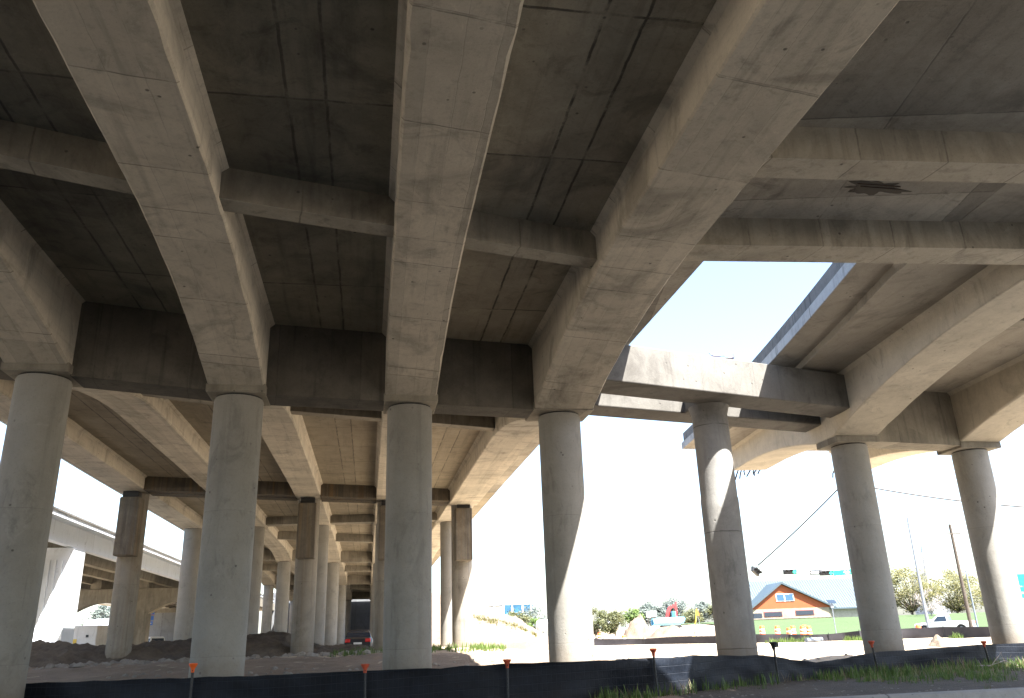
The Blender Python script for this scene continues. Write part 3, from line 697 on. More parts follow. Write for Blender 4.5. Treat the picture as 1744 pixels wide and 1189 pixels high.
for _ in range(420):
    px = random.uniform(560, 860); D = random.uniform(36, 46); p = P(px, 1110, D); pts.append((p.x, p.y, gz(p.x, p.y)-.02, random.uniform(.7, 1.6)))
for _ in range(500):
    px = random.uniform(1290, 1700); D = lerp(px, [1218, 1293, 1462, 1605, 1700], [84, 80, 76, 74, 69])-random.uniform(.2, 2); p = P(px, 1085, D)
    if noise.noise(Vector((p.x*.3, p.y*.3, 1))) > .12: pts.append((p.x, p.y, gz(p.x, p.y)-.02, random.uniform(1., 2.4)))
patch_grass('weed_tufts', pts, 7, .22, .012, M_green)
pts = []
for _ in range(300):
    t_ = random.random(); px = 795+115*t_; D = lerp(px, [760, 803, 850, 880, 897, 915], [116, 114, 112, 110, 108, 106]); yt = lerp(px, [760, 803, 850, 880, 897, 915], [1016, 1033, 1045, 1051, 1064, 1074])
    q = P(px, yt, D); a = CY*q.x+SY*q.y; b = -SY*q.x+CY*q.y; u_ = -.42+.035*random.gauss(0, 1)-.12*t_; x, y = cam2w(a, b+u_*26); g0 = gz(x, y)
    pts.append((x, y, g0+(q.z-g0)*(1-abs(u_)**1.6)-.05, random.uniform(.8, 2)))
patch_grass('bank_grass', pts, 4, .22, .02, M_oak)
# rubble
def rubble(name, pts, mat):
    m = MB()
    for (x, y, z, s) in pts:
        vs = []; n = 6
        rings = []
        for zz, rr in ((-.3, .6), (.1, 1), (.55, .7), (.75, .2)):
            rings.append([(x+s*rr*(1+random.uniform(-.3, .3))*math.cos(2*math.pi*j/n), y+s*rr*(1+random.uniform(-.3, .3))*math.sin(2*math.pi*j/n), z+s*zz*random.uniform(.7, 1.1)) for j in range(n)])
        m.loft(rings)
    return tag(m.build(name, mat), kind='stuff')
pts = []
for _ in range(900):
    px = random.uniform(40, 660); D = random.uniform(33.5, 38.5) if px < 420 else random.uniform(36, 42); p = P(px, 1115, D); pts.append((p.x, p.y, gz(p.x, p.y), .04+.22*random.random()**4))
for _ in range(1800):
    a = random.uniform(-14, 18); b = fence_b(a)+random.uniform(.4, 14); x, y = cam2w(a, b); pts.append((x, y, gz(x, y), .02+.12*random.random()**4))
for _ in range(900):
    a = random.uniform(1, 17); b = curb_b(a)+.15+random.random()*max(.2, fence_b(a)-curb_b(a)-.3); x, y = cam2w(a, b); pts.append((x, y, gz(x, y), .008+.035*random.random()**3))
rubble('rubble', pts, M_rock)
# dead branch in the weeds on the right
p = P(1690, 1140, 23.4); br = MB()
br.tube([(p.x-.5, p.y, gz(p.x, p.y)+.1), (p.x, p.y, p.z+.1), (p.x+.35, p.y-.05, p.z+.42)], .018, 5, .008)
br.tube([(p.x-.1, p.y, p.z+.08), (p.x+.5, p.y+.1, p.z+.2), (p.x+1.1, p.y+.1, p.z-.02)], .014, 5, .006)
br.tube([(p.x-.25, p.y, p.z), (p.x-.45, p.y-.1, p.z+.25)], .01, 5, .005)
tag(br.build('dead_branch', M_twig), 'pale dead branch lying in the weeds at right against the black fence', 'branch')
# ------------------------------------------------------------------ trees
def tree(name, px, yb, yt, wpx, D, mat, label, group=None, n=2600, leaf=.16, bare=False, clumps=26, bark=None, trunk_h=.35):
    b = P(px, yb, D); t = P(px, yt, D); g0 = gz(b.x, b.y); H = t.z-g0; Wd = wpx*D/F*1.02; H = max(H, 1.5)
    o = thing(name, label, 'tree' if H > 3 else 'shrub', (b.x, b.y, g0), 0, group)
    tr = MB(); r0 = max(.05, H*.028); cz = H*trunk_h
    tr.tube([(0, 0, -.3), (random.uniform(-.1, .1), 0, cz*.6), (random.uniform(-.2, .2), 0, cz)], r0, 7, r0*.75)
    cl = []
    for k in range(clumps):
        th = random.uniform(0, 6.283); u = random.uniform(-1, 1); rr = math.sqrt(max(0, 1-u*u))*random.uniform(.45, .95)
        c = Vector((math.cos(th)*rr*Wd*.46, math.sin(th)*rr*Wd*.42, cz+(H-cz)*(.5+.44*u+random.uniform(-.06, .06)))); cl.append((c, random.uniform(.10, .24)*Wd*(.75 if clumps < 50 else .55)))
        if k % 2 == 0: tr.tube([(0, 0, cz*.75), c*.45+Vector((0, 0, cz*.5)), c], r0*.5, 5, r0*.08)
    lm = MB()
    if bare:
        for c, r in cl:
            for _ in range(n//clumps):
                d = Vector((random.gauss(0, 1), random.gauss(0, 1), random.gauss(.5, 1))).normalized(); s = c+d*r*random.uniform(-.5, .6)
                lm.tube([s, s+(d+Vector((0, 0, .35)))*r*random.uniform(.4, 1)], .013*D/100+.006, 3, .004)
    else:
        for c, r in cl:
            for _ in range(n//clumps):
                d = Vector((random.gauss(0, 1), random.gauss(0, 1), random.gauss(0, .75))); d *= r*.62
                q = c+d; 
                if q.z < cz*.5: continue
                a = Vector((random.gauss(0, 1), random.gauss(0, 1), random.gauss(0, .7))).normalized(); e = a.orthogonal().normalized(); s = leaf*random.uniform(.6, 1.4)
                lm.add([q-a*s, q+e*s*.55, q+a*s, q-e*s*.55], [(0, 1, 2, 3)])
    tr.build('trunk', bark or M_bark, o, smooth=True)
    lm.build('crown', mat, o)
    return o
gb = 'trees along the far edge of the work site'
tree('oak_tree', 1556, 1052, 968, 104, 128, M_oak, 'loose yellow-green oak behind the leaning lamp pole', n=12500, leaf=.115, clumps=80, trunk_h=.08)
tree('oak_tree', 1634, 1052, 974, 124, 134, M_oak, 'dense yellow-green oak beside the tall wooden utility pole', n=14000, leaf=.115, clumps=84, trunk_h=.06)
tree('bare_bush', 1588, 1052, 1004, 50, 118, M_twig, 'grey leafless bush between the oak and the white pickup', n=900, bare=True, bark=M_twig, trunk_h=.15)
tree('oak_tree', 1705, 1048, 1000, 60, 150, M_olive, 'darker oak standing behind the rightmost column', n=5000, leaf=0.163)
tree('bare_tree', 822, 1042, 1008, 44, 170, M_twig, 'pale leafless tree on top of the embankment at its left', n=700, bare=True, bark=M_twig)
tree('shrub', 872, 1066, 1043, 62, 150, M_olive, 'olive rounded shrub behind the embankment slope', n=4800, leaf=0.163, trunk_h=.1)
tree('shrub', 909, 1072, 1052, 26, 135, M_green, 'bright green small shrub at the foot of the embankment beside the white tank', n=2400, leaf=0.136, trunk_h=.1)
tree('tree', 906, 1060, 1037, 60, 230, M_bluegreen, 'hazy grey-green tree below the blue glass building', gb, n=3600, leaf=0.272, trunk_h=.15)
tree('tree', 1014, 1064, 1038, 46, 172, M_olive, 'olive tree just right of the sunlit column, left of the dirt heap', gb, n=4400, leaf=0.177, trunk_h=.15)
tree('tree', 1046, 1064, 1043, 42, 165, M_olive, 'lower olive tree left of the pale dirt heap', gb, n=4000, leaf=0.170, trunk_h=.15)
tree('tree', 1079, 1060, 1038, 34, 185, M_green, 'green pointed tree rising behind the pale dirt heap', gb, n=3200, leaf=0.177, trunk_h=.15)
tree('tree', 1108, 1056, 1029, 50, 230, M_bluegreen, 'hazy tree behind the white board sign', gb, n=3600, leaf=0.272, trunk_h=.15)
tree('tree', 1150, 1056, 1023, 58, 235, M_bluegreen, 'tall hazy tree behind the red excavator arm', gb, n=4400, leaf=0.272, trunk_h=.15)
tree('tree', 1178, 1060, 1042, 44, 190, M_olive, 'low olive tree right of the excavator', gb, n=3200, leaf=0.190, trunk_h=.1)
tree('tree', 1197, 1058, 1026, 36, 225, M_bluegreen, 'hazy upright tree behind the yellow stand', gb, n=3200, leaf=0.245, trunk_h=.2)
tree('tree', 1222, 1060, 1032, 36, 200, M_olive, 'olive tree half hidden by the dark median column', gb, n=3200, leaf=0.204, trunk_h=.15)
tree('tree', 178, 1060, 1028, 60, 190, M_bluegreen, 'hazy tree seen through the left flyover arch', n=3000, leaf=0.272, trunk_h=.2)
# far woods closing the horizon
m = MB()
for _ in range(9000):
    D = random.uniform(480, 620); px = random.uniform(40, 1900); hy = 1078-(px-872)*.0349; hh = 6+7*abs(noise.noise(Vector((px*.02, 0, 0))))+5*abs(noise.noise(Vector((px*.09, 0, 4))))
    p = P(px, hy+6-random.random()*hh*1.0-0, D); a = Vector((random.gauss(0, 1), random.gauss(0, 1), random.gauss(0, .6))).normalized(); e = a.orthogonal().normalized(); s = random.uniform(.8, 1.8)
    m.add([p-a*s, p+e*s*.6, p+a*s, p-e*s*.6], [(0, 1, 2, 3)])
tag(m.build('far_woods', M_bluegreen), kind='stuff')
# ------------------------------------------------------------------ orange barn-like building
def face_rot(deg=0):                      # rotation so local +x runs to the camera's right, +y away
    return YAW*-1*-1 + math.radians(deg)
RZ = math.atan2(SY, CY)
D = 128; b0_ = P(1351, 1056, D); bz_ = gz(b0_.x, b0_.y)
house = thing('gabled_building', 'low building with orange gable and wide pale blue metal roof beyond the lawn', 'building', (b0_.x, b0_.y, bz_), RZ-.0)
k = D/F
def hx(px): return (px-1351)*k
ze = P(1351, 1036, D).z-bz_; zr = P(1351, 983, D).z-bz_; zp = P(1339, 991, D).z-bz_
M_stone = plain('pale_limestone_block', (.22, .19, .145), .9, 0, .25, 2)
M_barn = plain('orange_siding', (.25, .056, .012), .7, 0, .06, 2)
M_roof = plain('pale_blue_metal_roof', (.042, .064, .08), .55, .0, .06, .6)
M_side = plain('grey_board_siding', (.33, .31, .28), .8, 0, .15, 3)
x0, x1 = hx(1258), hx(1512)
MB().box(hx(1276), hx(1412), 0, 1.2, -.6, ze).build('wall', M_stone, house)
MB().box(x0+.3, hx(1275.9), 3.0, 13, -.6, ze).build('wall', M_side, house)
MB().box(hx(1412.1), x1-.3, 3.0, 13, -.6, ze).build('wall', M_side, house)
MB().box(hx(1290), hx(1400), 1.2, 13, -.6, ze-.1).build('wall', M_stone, house)
ms = MB()
ms.loft([[(x0, 2.4, ze-.1), (x0, 8.5, zr), (x0, 14.6, ze-.1), (x0, 14.6, ze-.3), (x0, 8.5, zr-.25), (x0, 2.4, ze-.3)], [(x1, 2.4, ze-.1), (x1, 8.5, zr), (x1, 14.6, ze-.1), (x1, 14.6, ze-.3), (x1, 8.5, zr-.25), (x1, 2.4, ze-.3)]])
for i in range(60):
    x = x0+(x1-x0)*(i+.5)/60; ms.hexa([(x-.03, 2.4, ze-.1), (x+.03, 2.4, ze-.1), (x+.03, 8.5, zr), (x-.03, 8.5, zr)], [(x-.03, 2.4, ze-.03), (x+.03, 2.4, ze-.03), (x+.03, 8.5, zr+.07), (x-.03, 8.5, zr+.07)])
ms.build('main_roof', M_roof, house)
gx0, gx1, gp = hx(1278), hx(1424), hx(1339)
MB().prism([(gx0+.5, ze), (gp, zp-.35), (gx1-.6, ze)], .02, .35).build('gable', M_barn, house)
for (xa_, xb_) in ((gx0, gp), (gx1, gp)):
    s_ = 1 if xa_ < xb_ else -1
    MB().prism([(xa_, ze-.12), (xb_, zp), (xb_, zp-.28), (xa_+s_*.45, ze-.12)], -.45, 8.0).build('gable_roof', M_roof, house)
fr = MB().box(hx(1328), hx(1357), -.06, .02, P(1340, 1024, D).z-bz_, P(1340, 1011, D).z-bz_).build('gable_window', M_white, house)
for xa_, xb_ in ((1329.5, 1341), (1343, 1355.5)):
    MB().box(hx(xa_), hx(xb_), -.10, -.06, P(1340, 1022.8, D).z-bz_, P(1340, 1012.2, D).z-bz_).build('pane', plain('sky_glass', (.03, .08, .25), .15), fr)
for xa_, xb_, ya_, yb_ in ((1305, 1335, 1050, 1041), (1356, 1386, 1049, 1040)):
    wn = MB().box(hx(xa_), hx(xb_), -.05, .0, P(1340, ya_, D).z-bz_, P(1340, yb_, D).z-bz_).build('window', plain('window_frame_red', (.25, .06, .05), .6), house)
    MB().box(hx(xa_+.8), hx(xb_-.8), -.08, -.05, P(1340, ya_-.8, D).z-bz_, P(1340, yb_+.8, D).z-bz_).build('pane', M_glass, wn)
MB().box(hx(1288), hx(1302), -.06, 0, -.1, P(1340, 1043, D).z-bz_).build('door', M_glass, house)
MB().box(hx(1276)-.06, hx(1412)+.06, -.12, 0, P(1340, 1053.5, D).z-bz_, P(1340, 1052, D).z-bz_).build('ledge', M_stone, house)
# ------------------------------------------------------------------ vehicles (local x forward, y left)
def wheel(parent, x, y, r, w_=.22):
    o = MB().ycyl(x, y, r, r, w_, 20).build('wheel', M_tyre, parent, smooth=True)
    MB().ycyl(x, y+(.02 if y > 0 else -.02), r, r*.6, w_, 14).build('rim', M_galv, o, smooth=True)
def body_loft(m, stations):
    """stations: x, zlow, zhigh, halfwidth -> rounded box section"""
    rings = []
    for x, z0, z1, hw in stations:
        b = min(.10, (z1-z0)*.3); rings.append([(x, -hw, z0+b), (x, -hw+b*.5, z0), (x, hw-b*.5, z0), (x, hw, z0+b), (x, hw, z1-b*1.4), (x, hw-b, z1), (x, -hw+b, z1), (x, -hw, z1-b*1.4)])
    return m.loft(rings)
def pickup(label, px, py, D, deg, paint, stripe=None, L_=5.6):
    p = P(px, py, D); z = gz(p.x, p.y); t = math.radians(deg)
    fx, fy = cam2w(-math.cos(t), math.sin(t))
    o = thing('pickup_truck', label, 'pickup', (p.x, p.y, z), math.atan2(fy, fx))
    m = MB(); body_loft(m, [(2.75, .45, .85, .80), (2.7, .38, .98, .90), (2.3, .36, 1.06, .96), (1.3, .36, 1.14, .97), (1.05, .36, 1.16, .97), (-.55, .36, 1.18, .97), (-2.7, .42, 1.18, .96), (-2.78, .5, 1.12, .93)])
    bd = m.build('body', paint, o, smooth=True)
    c = MB(); rings = []
    for zz, xf, xr, hw in ((1.12, 1.25, -.62, .92), (1.45, .85, -.56, .86), (1.78, .42, -.48, .76), (1.86, .25, -.40, .70)):
        rings.append([(xf, -hw, zz), (xf, hw, zz), (xr, hw, zz), (xr, -hw, zz)])
    c.loft(rings); c.build('cab', paint, o, smooth=True, bevel=.04)
    for s in (-1, 1):
        g = MB(); g.add([(.82, s*.925, 1.2), (-.48, s*.925, 1.2), (-.42, s*.80, 1.70), (.36, s*.80, 1.70)], [(0, 1, 2, 3)]); g.add([(.82, s*.86, 1.2), (-.48, s*.86, 1.2), (-.42, s*.74, 1.70), (.36, s*.74, 1.70)], [(0, 1, 2, 3)])
        g.f += [(0, 1, 5, 4), (1, 2, 6, 5), (2, 3, 7, 6), (3, 0, 4, 7)]; g.build('side_window', M_glass, o)
        MB().box(.95, 1.15, s*.92 if s > 0 else -1.12, 1.12 if s > 0 else -.92, 1.2, 1.38).build('mirror', paint, o, bevel=.03)
        MB().box(-2.81, -2.66, s*.80-.12, s*.80+.13, .80, 1.13).build('tail_light', M_red, o, bevel=.02)
        for x in (1.75, -1.75):
            MB().ycyl(x, s*.93, .43, .47, .12).build('wheel_arch', M_sigblk, o, smooth=True)
            wheel(o, x, s*.86, .40, .26)
        if stripe: MB().box(-2.6, 2.2, s*.975-.012, s*.975+.012, .66, .84).build('stripe', stripe, o)
    MB().add([(-.63, -.74, 1.2), (-.63, .74, 1.2), (-.55, .66, 1.70), (-.55, -.66, 1.70), (-.57, -.74, 1.2), (-.57, .74, 1.2), (-.49, .66, 1.7), (-.49, -.66, 1.7)], [(0,1,2,3),(4,5,6,7),(0,1,5,4),(1,2,6,5),(2,3,7,6),(3,0,4,7)]).build('rear_window', M_glass, o)
    MB().add([(1.18, -.80, 1.2), (1.18, .80, 1.2), (.5, .68, 1.74), (.5, -.68, 1.74), (1.24, -.8, 1.2), (1.24, .8, 1.2), (.56, .68, 1.74), (.56, -.68, 1.74)], [(0,1,2,3),(4,5,6,7),(0,1,5,4),(1,2,6,5),(2,3,7,6),(3,0,4,7)]).build('windscreen', M_glass, o)
    MB().box(-2.9, -2.74, -.9, .9, .42, .6).build('bumper', M_galv, o, bevel=.03)
    MB().box(2.68, 2.82, -.92, .92, .4, .62).build('bumper', M_galv, o, bevel=.03)
    return o
pickup('white single-cab pickup truck seen from its left rear behind the far black fence', 1608, 1062, 90, 38, M_white)
pickup('white service pickup with a yellow side stripe beyond the dark soil bank at left', 262, 1096, 84, 30, M_white, plain('yellow_stripe', (.6, .38, .04), .5))
def sedan(label, px, py, D, dirdeg, paint):
    p = P(px, py, D); z = gz(p.x, p.y); t = math.radians(dirdeg); fx, fy = cam2w(math.sin(t), math.cos(t))
    o = thing('parked_car', label, 'car', (p.x, p.y, z), math.atan2(fy, fx))
    m = MB(); body_loft(m, [(2.3, .35, .62, .72), (2.2, .26, .74, .84), (1.6, .22, .86, .91), (.8, .22, .95, .92), (-1.3, .22, .98, .92), (-2.05, .26, .98, .88), (-2.28, .36, .9, .80)])
    m.build('body', paint, o, smooth=True)
    c = MB(); c.loft([[(xf, -hw, zz), (xf, hw, zz), (xr, hw, zz), (xr, -hw, zz)] for zz, xf, xr, hw in ((.9, .95, -1.75, .85), (1.15, .5, -1.45, .78), (1.38, .0, -1.05, .66), (1.44, -.15, -.85, .58))])
    c.build('cabin', M_glass, o, smooth=True, bevel=.04)
    MB().loft([[(xf, -hw, zz), (xf, hw, zz), (xr, hw, zz), (xr, -hw, zz)] for zz, xf, xr, hw in ((1.385, .02, -1.07, .672), (1.455, -.13, -.87, .59))]).build('roof', paint, o, smooth=True, bevel=.03)
    for s in (-1, 1):
        MB().box(-2.31, -2.12, s*.64-.17, s*.64+.17, .68, .90).build('tail_light', M_red, o, bevel=.04)
        MB().box(2.1, 2.27, s*.6-.16, s*.6+.16, .55, .7).build('headlight', M_glass, o, bevel=.04)
        for x in (1.4, -1.35): wheel(o, x, s*.83, .32, .2)
    MB().box(-2.34, -2.22, -.8, .8, .3, .5).build('bumper', paint, o, bevel=.04)
    MB().box(-2.335, -2.29, -.26, .26, .56, .68).build('number_plate', M_white, o)
    return o
M_blkcar = plain('black_car_paint', (.012, .012, .015), .5)
M_blucar = plain('blue_car_paint', (.015, .05, .24), .25)
sedan('black sedan seen from behind under the far end of the overpass', 611, 1100, 57, -9, M_blkcar)
sedan('dark blue sedan nosing out from behind the sunlit column, beyond the far black fence', 938, 1088, 103, -80, M_blucar)
# box trailer
p = P(137, 1098, 68); z = gz(p.x, p.y); o = thing('box_trailer', 'dirty white box trailer with yellow patch behind the flyover pier at left', 'trailer', (p.x, p.y, z), RZ)
h_ = P(137, 1066, 68).z-z
MB().box(-1.2, 1.2, 0, 4.5, .55, h_).build('box', concrete('rust_run_white_panel', (.62, .62, .62), (.5, .48, .45), 0, vstreak=.25, blotch=.3), o, bevel=.06)
MB().box(-1.15, -.35, -.03, .01, 1.1, 1.7).build('reflective_patch', plain('yellow_patch', (.6, .4, .04), .5), o)
MB().box(.35, .55, -.04, .01, h_-.9, h_-.7).build('vent', M_sigblk, o)
MB().box(-1.1, 1.1, -.08, .1, .42, .56).build('bumper', M_sigblk, o, bevel=.02)
for s in (-1, 1):
    for y in (1.6, 2.6):
        w_ = MB().loft([[(s*1.0+dx, y+.36*math.cos(2*math.pi*j/16), .36+.36*math.sin(2*math.pi*j/16)) for j in range(16)] for dx in (-.12, .12)]).build('wheel', M_tyre, o, smooth=True)
# ------------------------------------------------------------------ traffic barrels
def barrel_proto():
    o = thing('traffic_barrel', 'x', 'barrel', (0, 0, 0), 0, 'orange traffic barrels along the far road')
    MB().lathe(0, 0, [(.0, .31), (.06, .31), (.07, .28), (.30, .275)], 18).build('drum', M_orange, o, smooth=True)
    MB().lathe(0, 0, [(.301, .272), (.44, .268)], 18).build('white_band', M_white, o, smooth=True)
    MB().lathe(0, 0, [(.441, .27), (.60, .255)], 18).build('drum', M_orange, o, smooth=True)
    MB().lathe(0, 0, [(.601, .253), (.74, .248)], 18).build('white_band', M_white, o, smooth=True)
    MB().lathe(0, 0, [(.741, .25), (.95, .225), (1.0, .20), (1.02, .1)], 18).build('drum', M_orange, o, smooth=True)
    MB().lathe(0, 0, [(-.02, .40), (.05, .40)], 10).build('rubber_base', M_tyre, o)
    return o
BR = [(1297,1066,87,'barrel beside the dark median column, leftmost before the lawn'),(1323,1066,87,'lone barrel in front of the left window of the orange-gabled building'),(1343,1069,84,'front barrel of the pair below the stone wall'),(1349.5,1066,87,'rear barrel of the pair below the stone wall'),(1366,1066,85,'front barrel of the three clustered left of the grey sign post'),(1369.5,1064.5,88,'rear barrel of the three clustered left of the grey sign post'),(1376.5,1066.5,86,'right-hand barrel of the three clustered left of the grey sign post'),(1021,1078,99,'barrel with a dark lamp just right of the sunlit column'),(1062,1082,97,'low barrel sunk behind the fence below the pale dirt heap'),(1563,1064,80,'squat barrel by the front of the white pickup')]
proto = barrel_proto()
for i, (px, yt, D, lab) in enumerate(BR):
    o = proto if i == 0 else copy_tree(proto)
    p = P(px, yt, D); o.location = (p.x, p.y, max(gz(p.x, p.y)-.25, p.z-1.02)); o.rotation_euler = (0, 0, i*1.3); o['label'] = 'orange and white '+lab
# ------------------------------------------------------------------ poles, signals, signs, wires
def vpole(name, label, cat, px, yb, yt, D, r0, r1, mat, part='pole', zb=None):
    p = P(px, yb, D); z0 = gz(p.x, p.y) if zb is None else zb; z1 = P(px, yt, D).z
    o = thing(name, label, cat, (p.x, p.y, z0)); MB().tube([(0, 0, -.3), (0, 0, z1-z0)], r0, 12, r1).build(part, mat, o, smooth=True); return o, z1-z0
lp, H = vpole('street_lamp', 'tall grey street lamp with long arm behind the white pickup', 'street lamp', 1577, 1045, 880, 84, .17, .09, M_galv)
e = P(1502, 862, 84)-Vector(lp.location)
MB().tube([(0, 0, H-.1), (e.x*.5, e.y*.5, H+.55), (e.x, e.y, e.z)], .06, 8, .04).build('arm', M_galv, lp, smooth=True)
MB().tube([(0, 0, H-.9), (e.x*.3, e.y*.3, H-.0), (e.x*.55, e.y*.55, H+.6)], .035, 6, .03).build('brace', M_galv, lp, smooth=True)
MB().hexa([(e.x-.7, e.y-.15, e.z-.16), (e.x, e.y-.15, e.z-.10), (e.x, e.y+.15, e.z-.10), (e.x-.7, e.y+.15, e.z-.16)], [(e.x-.7, e.y-.12, e.z), (e.x, e.y-.12, e.z+.04), (e.x, e.y+.12, e.z+.04), (e.x-.7, e.y+.12, e.z)]).build('lamp_head', M_galv, lp, bevel=.03)
up, H = vpole('utility_pole', 'tall weathered wooden utility pole right of the street lamp', 'pole', 1650, 1048, 892, 82, .19, .13, M_wood)
MB().box(-.9, .9, -.16, -.10, H-1.0, H-.88).build('crossarm', M_wood, up)
sp, H = vpole('metal_pole', 'thin pale pole just right of the wooden utility pole', 'pole', 1661, 1048, 972, 95, .10, .07, M_galv)
MB().lathe(0, 0, [(H-.02, .09), (H+.03, .09), (H+.1, .02)], 10).build('cap', M_galv, sp)
sg, H = vpole('sign_post', 'slim grey post with small solar panel on the lawn', 'sign post', 1424, 1078, 1026, 82, .045, .04, M_galv)
MB().hexa([(-.4, -.25, H-.1), (.4, -.25, H-.1), (.4, .2, H+.2), (-.4, .2, H+.2)], [(-.4, -.25, H-.05), (.4, -.25, H-.05), (.4, .2, H+.25), (-.4, .2, H+.25)]).build('solar_panel', M_glass, sg)
MB().box(-.15, .15, -.1, .1, H-.5, H-.15).build('control_box', M_galv, sg, bevel=.02)
# signal mast: pole stands behind the right column, arm reaches left
DM = 72
mp = P(1494, 1060, DM); z0 = gz(mp.x, mp.y); za = P(1494, 969, DM).z
mast = thing('signal_mast', 'grey signal mast pole with long arm carrying the green traffic lights', 'signal mast', (mp.x, mp.y, z0))
MB().tube([(0, 0, -.3), (0, 0, za-z0+.5)], .16, 12, .11).build('pole', M_galv, mast, smooth=True)
tip = P(1334, 973, DM)-Vector(mast.location)
MB().tube([(0, 0, za-z0), tip], .055, 8, .04).build('arm', M_galv, mast, smooth=True)
def signal(label, px, py, D, rz=0, tilt=0, lit=True, sc_=1.0):
    p = P(px, py, D); o = thing('traffic_light', label, 'traffic light', p, RZ+rz); o.rotation_euler = (0, tilt, RZ+rz); o.scale = (sc_,)*3
    MB().box(-.56, .56, -.12, .10, -.21, .21).build('housing', M_sigblk, o, bevel=.04)
    for k in range(3):
        x = -.36+.36*k
        MB().loft([[(x+.135*math.cos(2*math.pi*j/16), y, .135*math.sin(2*math.pi*j/16)) for j in range(16)] for y in (-.125, -.15)]).build('lens', M_siggrn if (k == 2 and lit) else M_sigblk, o, smooth=True)
        n = 9; MB().loft([[(x+.16*math.cos(math.pi*j/(n-1)), y, .16*math.sin(math.pi*j/(n-1))) for j in range(n)] + [(x+.15*math.cos(math.pi*j/(n-1)), y, .15*math.sin(math.pi*j/(n-1))) for j in range(n-1, -1, -1)] for y in (-.12, -.36)]).build('visor', M_sigblk, o)
    MB().box(-.04, .04, .10, .2, -.1, .1).build('bracket', M_galv, o)
    return o
signal('horizontal traffic light with green lit, left one above the orange gable', 1345, 974, 71.6)
signal('horizontal traffic light with green lit, between the one way arrow and street name sign', 1407, 976, 71.6)
signal('dark traffic light seen from its side against the median column', 1286, 973, 66, .9, .35, False)
p = P(1390, 975, 71.7); ow = thing('arrow_sign', 'white left-pointing one way arrow plate with dark outline on the mast arm', 'sign', p, RZ)
MB().box(-.55, .55, -.01, .01, -.19, .19).build('plate', M_sigblk, ow, bevel=.005)
MB().prism([(-.5, 0), (-.36, .13), (-.36, .09), (.5, .09), (.5, -.09), (-.36, -.09), (-.36, -.13)], -.02, -.011).build('arrow', M_white, ow)
p = P(1442, 974.5, 71.6); ss = thing('street_sign', 'green street name sign reading 4th on the mast arm beside the right column', 'sign', p, RZ)
ss.rotation_euler = (0, -.06, RZ)
MB().box(-1.15, 1.15, -.012, .012, -.24, .24).build('plate', M_green_sign, ss, bevel=.005)
MB().box(-1.13, 1.13, -.016, -.0125, -.23, -.215).build('edge', M_white, ss); MB().box(-1.13, 1.13, -.016, -.0125, .215, .23).build('edge', M_white, ss)
def text(body, size, parent, loc, mat):
    cu = bpy.data.curves.new('lettering', 'FONT'); cu.body = body; cu.size = size; cu.extrude = .004; cu.align_x = 'CENTER'; cu.align_y = 'CENTER'
    t = bpy.data.objects.new('lettering_src', cu); C.objects.link(t); dg = bpy.context.evaluated_depsgraph_get()
    me = bpy.data.meshes.new_from_object(t.evaluated_get(dg)); bpy.data.objects.remove(t)
    me.materials.clear(); me.materials.append(mat)
    o = bpy.data.objects.new('lettering', me); C.objects.link(o); o.parent = parent; o.location = loc; o.rotation_euler = (math.pi/2, 0, 0); return o
text('4th', .42, ss, (.0, -.022, .01), M_white)
# guide sign at right edge
p = P(1760, 997, 62); gs = thing('guide_sign', 'large green road guide sign at the right edge behind the last column', 'sign', (p.x, p.y, gz(p.x, p.y)), RZ)
zc_ = lambda y: P(1760, y, 62).z-gz(p.x, p.y)
for ya_, yb_ in ((997, 977), (1007, 999), (1018, 1011)):
    pl = MB().box(-1.15, 1.15, -.03, .03, zc_(ya_), zc_(yb_)).build('panel', M_green_sign, gs, bevel=.01)
for x in (-.7, .7): MB().box(x-.05, x+.05, .04, .14, -.3, zc_(977)-.1).build('post', M_galv, gs)
# blue route signs left
p = P(251, 1090, 78); rs = thing('route_sign', 'stack of three blue route signs on a post in the flyover arch at left', 'sign', (p.x, p.y, gz(p.x, p.y)), RZ)
zc_ = lambda y: P(251, y, 78).z-gz(p.x, p.y)
MB().box(-.04, .04, .02, .1, -.3, zc_(1040)).build('post', M_galv, rs)
for i, (ya_, yb_, w_) in enumerate(((1048, 1040, .38), (1057, 1049.5, .36), (1065, 1058.5, .32))):
    pl = MB().box(-w_, w_, -.02, .015, zc_(ya_), zc_(yb_)).build('panel', M_blue_sign, rs, bevel=.01)
    if i == 0: MB().box(-w_+.04, w_-.04, -.026, -.021, zc_(1048)+.03, zc_(1046.8)).build('red_band', plain('faded_red', (.5, .12, .06), .5), pl)
    if i == 2: MB().prism([(-.2, zc_(1062)), (-.08, zc_(1062)+.1), (-.08, zc_(1062)+.04), (.2, zc_(1062)+.04), (.2, zc_(1062)-.04), (-.08, zc_(1062)-.04), (-.08, zc_(1062)-.1)], -.026, -.021).build('arrow', M_white, pl)
# wires
def wire(name, label, a, b, sag, r=.055):
    pts = [a.lerp(b, i/14)-Vector((0, 0, sag*4*(i/14)*(1-i/14))) for i in range(15)]
    tag(MB().tube(pts, r, 5).build(name, M_cable, None), label, 'cable')
anchor = P(1438, 822, 60)
wire('span_wire', 'thin cable sloping down to the dark sideways traffic light', P(1291, 963, 66), anchor, .12)
wire('overhead_cable', 'dark overhead cable running right from behind the first ramp column past the second', P(1462, 826, 60), P(1790, 866, 58), .25, .07)
